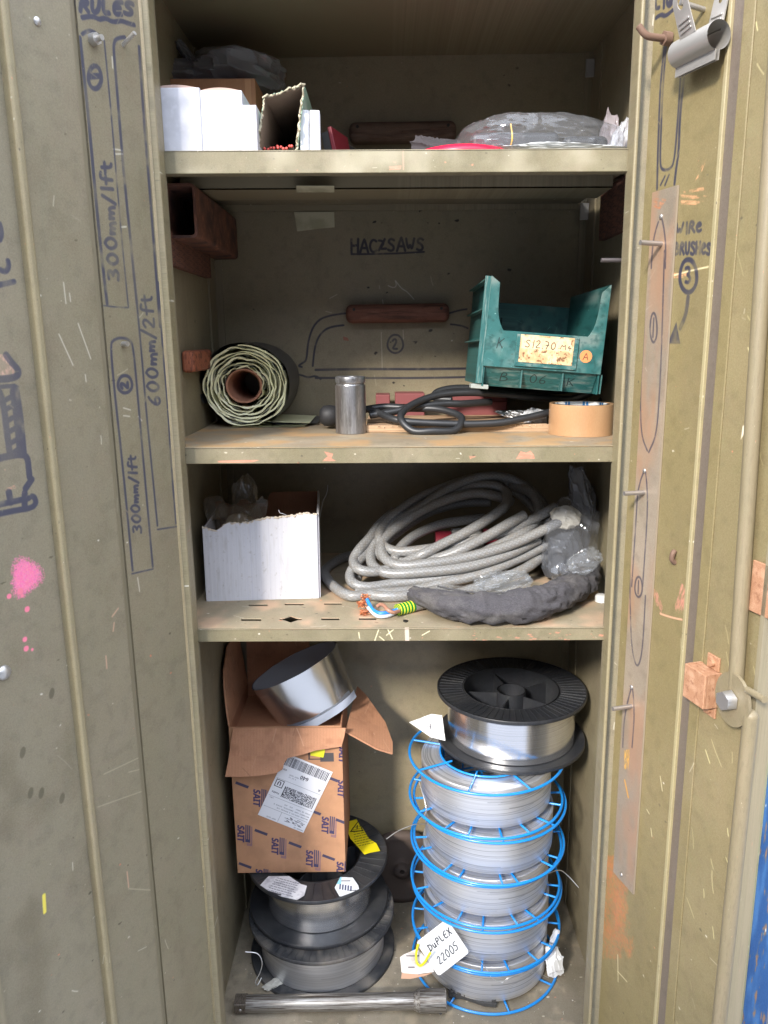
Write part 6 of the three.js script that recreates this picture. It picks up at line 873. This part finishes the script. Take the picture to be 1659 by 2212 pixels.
// =====================================================================
// bulldog clip on its nail, and what stands behind the doors
// =====================================================================
{
  const D = RD, g = group('bulldog_clip'), q = D.at(1521, 21, 0.012), M = D.g.matrix.clone(), cc = cardCanvas(128, 128, [176, 172, 166], 91, { grain: 14 }), m = mat({ map: tex(cc, true, true), metalness: .6, roughness: .46 });
  g.applyMatrix4(M); const c = D.at(1508, 97, .018), a = D.at(1465, 119, .018), b = D.at(1552, 75, .018);
  const ax = b.clone().sub(a); ax.z = 0; const L = ax.length(), u = ax.clone().normalize(), v = V(-u.y, u.x, 0), R = .0150;
  const inn = group('jaw_frame', g); inn.applyMatrix4(new THREE.Matrix4().makeBasis(u, v, V(0, 0, 1)).setPosition(c)); inn.name = 'jaw'; 
  // rolled jaw: an open cylinder with two lips
  const P = [], I = [], n = 40; for (let i = 0; i <= n; i++) { const t = lerp(-Math.PI / 2 + .18, Math.PI * 1.5 - .18, i / n); for (let s = 0; s < 2; s++) P.push(s ? L / 2 : -L / 2, R * Math.sin(t), R * Math.cos(t)); } for (let i = 0; i < n; i++) { const k = i * 2; I.push(k, k + 1, k + 2, k + 1, k + 3, k + 2); } const geo = new THREE.BufferGeometry(); geo.setAttribute('position', new THREE.Float32BufferAttribute(P, 3)); geo.setAttribute('uv', new THREE.Float32BufferAttribute(new Float32Array(P.length / 3 * 2), 2)); geo.setIndex(I); geo.computeVertexNormals(); mesh('rolled_jaw', geo, m, inn);
  mesh('lip', bx(-L / 2, L / 2, -R - .010, -R + .001, .0016, .0028), m, inn); mesh('lip', bx(-L / 2, L / 2, -R - .010, -R + .001, -.0028, -.0016), m, inn);
  const lever = (zz, tilt, dx, ang) => { const s = new THREE.Shape(), w = .0135, h = .050; s.moveTo(-w, 0); s.lineTo(w, 0); s.lineTo(w * .92, h - w); s.absarc(0, h - w, w * .92, 0, Math.PI, false); s.lineTo(-w, 0); const hole = new THREE.Path(); hole.absellipse(0, h - w, .005, .007, 0, 6.283); s.holes.push(hole); const e = new THREE.ExtrudeGeometry(s, { depth: .0012, bevelEnabled: false, curveSegments: 18 }); const ribs = [.006, .011, .016].map((y) => bx(-w * .7, w * .7, y, y + .0025, .0012, .0026, .0011)); return merge([e, ...ribs]).rotateX(tilt).rotateZ(ang).translate(dx, R * .6, zz); };
  const up = Math.atan2(u.y, u.x); mesh('lever', lever(R * .7, .28, -.004, -up + .12), m, inn); mesh('lever', lever(-R * .75, -.12, .012, -up - .1), m, inn);
  tag(g, 'large grey steel bulldog clip hanging from a nail on the right door', 'clip');
}
{ // painted steel post beyond the right door
  const z = -.06, a = PZ(1606, 2212, z), b = PZ(1652, 1560, z), c = canvas(128, 1024), x = c.getContext('2d'); x.fillStyle = 'rgb(36,80,134)'; x.fillRect(0, 0, 128, 1024); layer(x, 8, [90, 140, 190], .5, .45, .7, 4); layer(x, 3, [150, 110, 80], .9, .62, .7, 9); chips(x, 40, 1, 4, ['220,222,214', '120,160,140', '150,100,70'], 7); grain(x, 10, 2); const g = group('blue_steel_post'), xx = Math.min(a.x, b.x), lip = mat({ map: tex(paint(.04, 1.2, 600, [150, 150, 118], 303, { chip: 500 })), roughness: .6 });
  g.position.set(xx, -.14, z); mesh('edge_strip', bx(0, .014, 0, 2.0, -.03, .002, .002), lip, g); mesh('face', bx(.014, .06, 0, 2.0, -.03, 0, .002), mat({ map: tex(c), roughness: .45 }), g); mesh('side_web', bx(.06, .25, 0, 2.0, -.03, -.012, .002), mat({ color: [.16, .18, .2], roughness: .6 }), g); tag(g, 'chipped blue painted steel post beyond the right cabinet door', 'post');
  const w = PZ(0, 2150, -.35), h = group('mint_painted_panel'), mc = paint(.3, .8, 400, [196, 214, 204], 307, { dust: [230, 236, 232], dustA: .6 }); h.position.set(PZ(26, 2200, .28).x, -.14, .28); mesh('panel', bx(-.3, 0, 0, .9, -.01, 0, .003), mat({ map: tex(mc), roughness: .7 }), h); tag(h, 'pale mint painted panel behind the free edge of the left door', 'panel');
}
renderer.render(scene, camera);
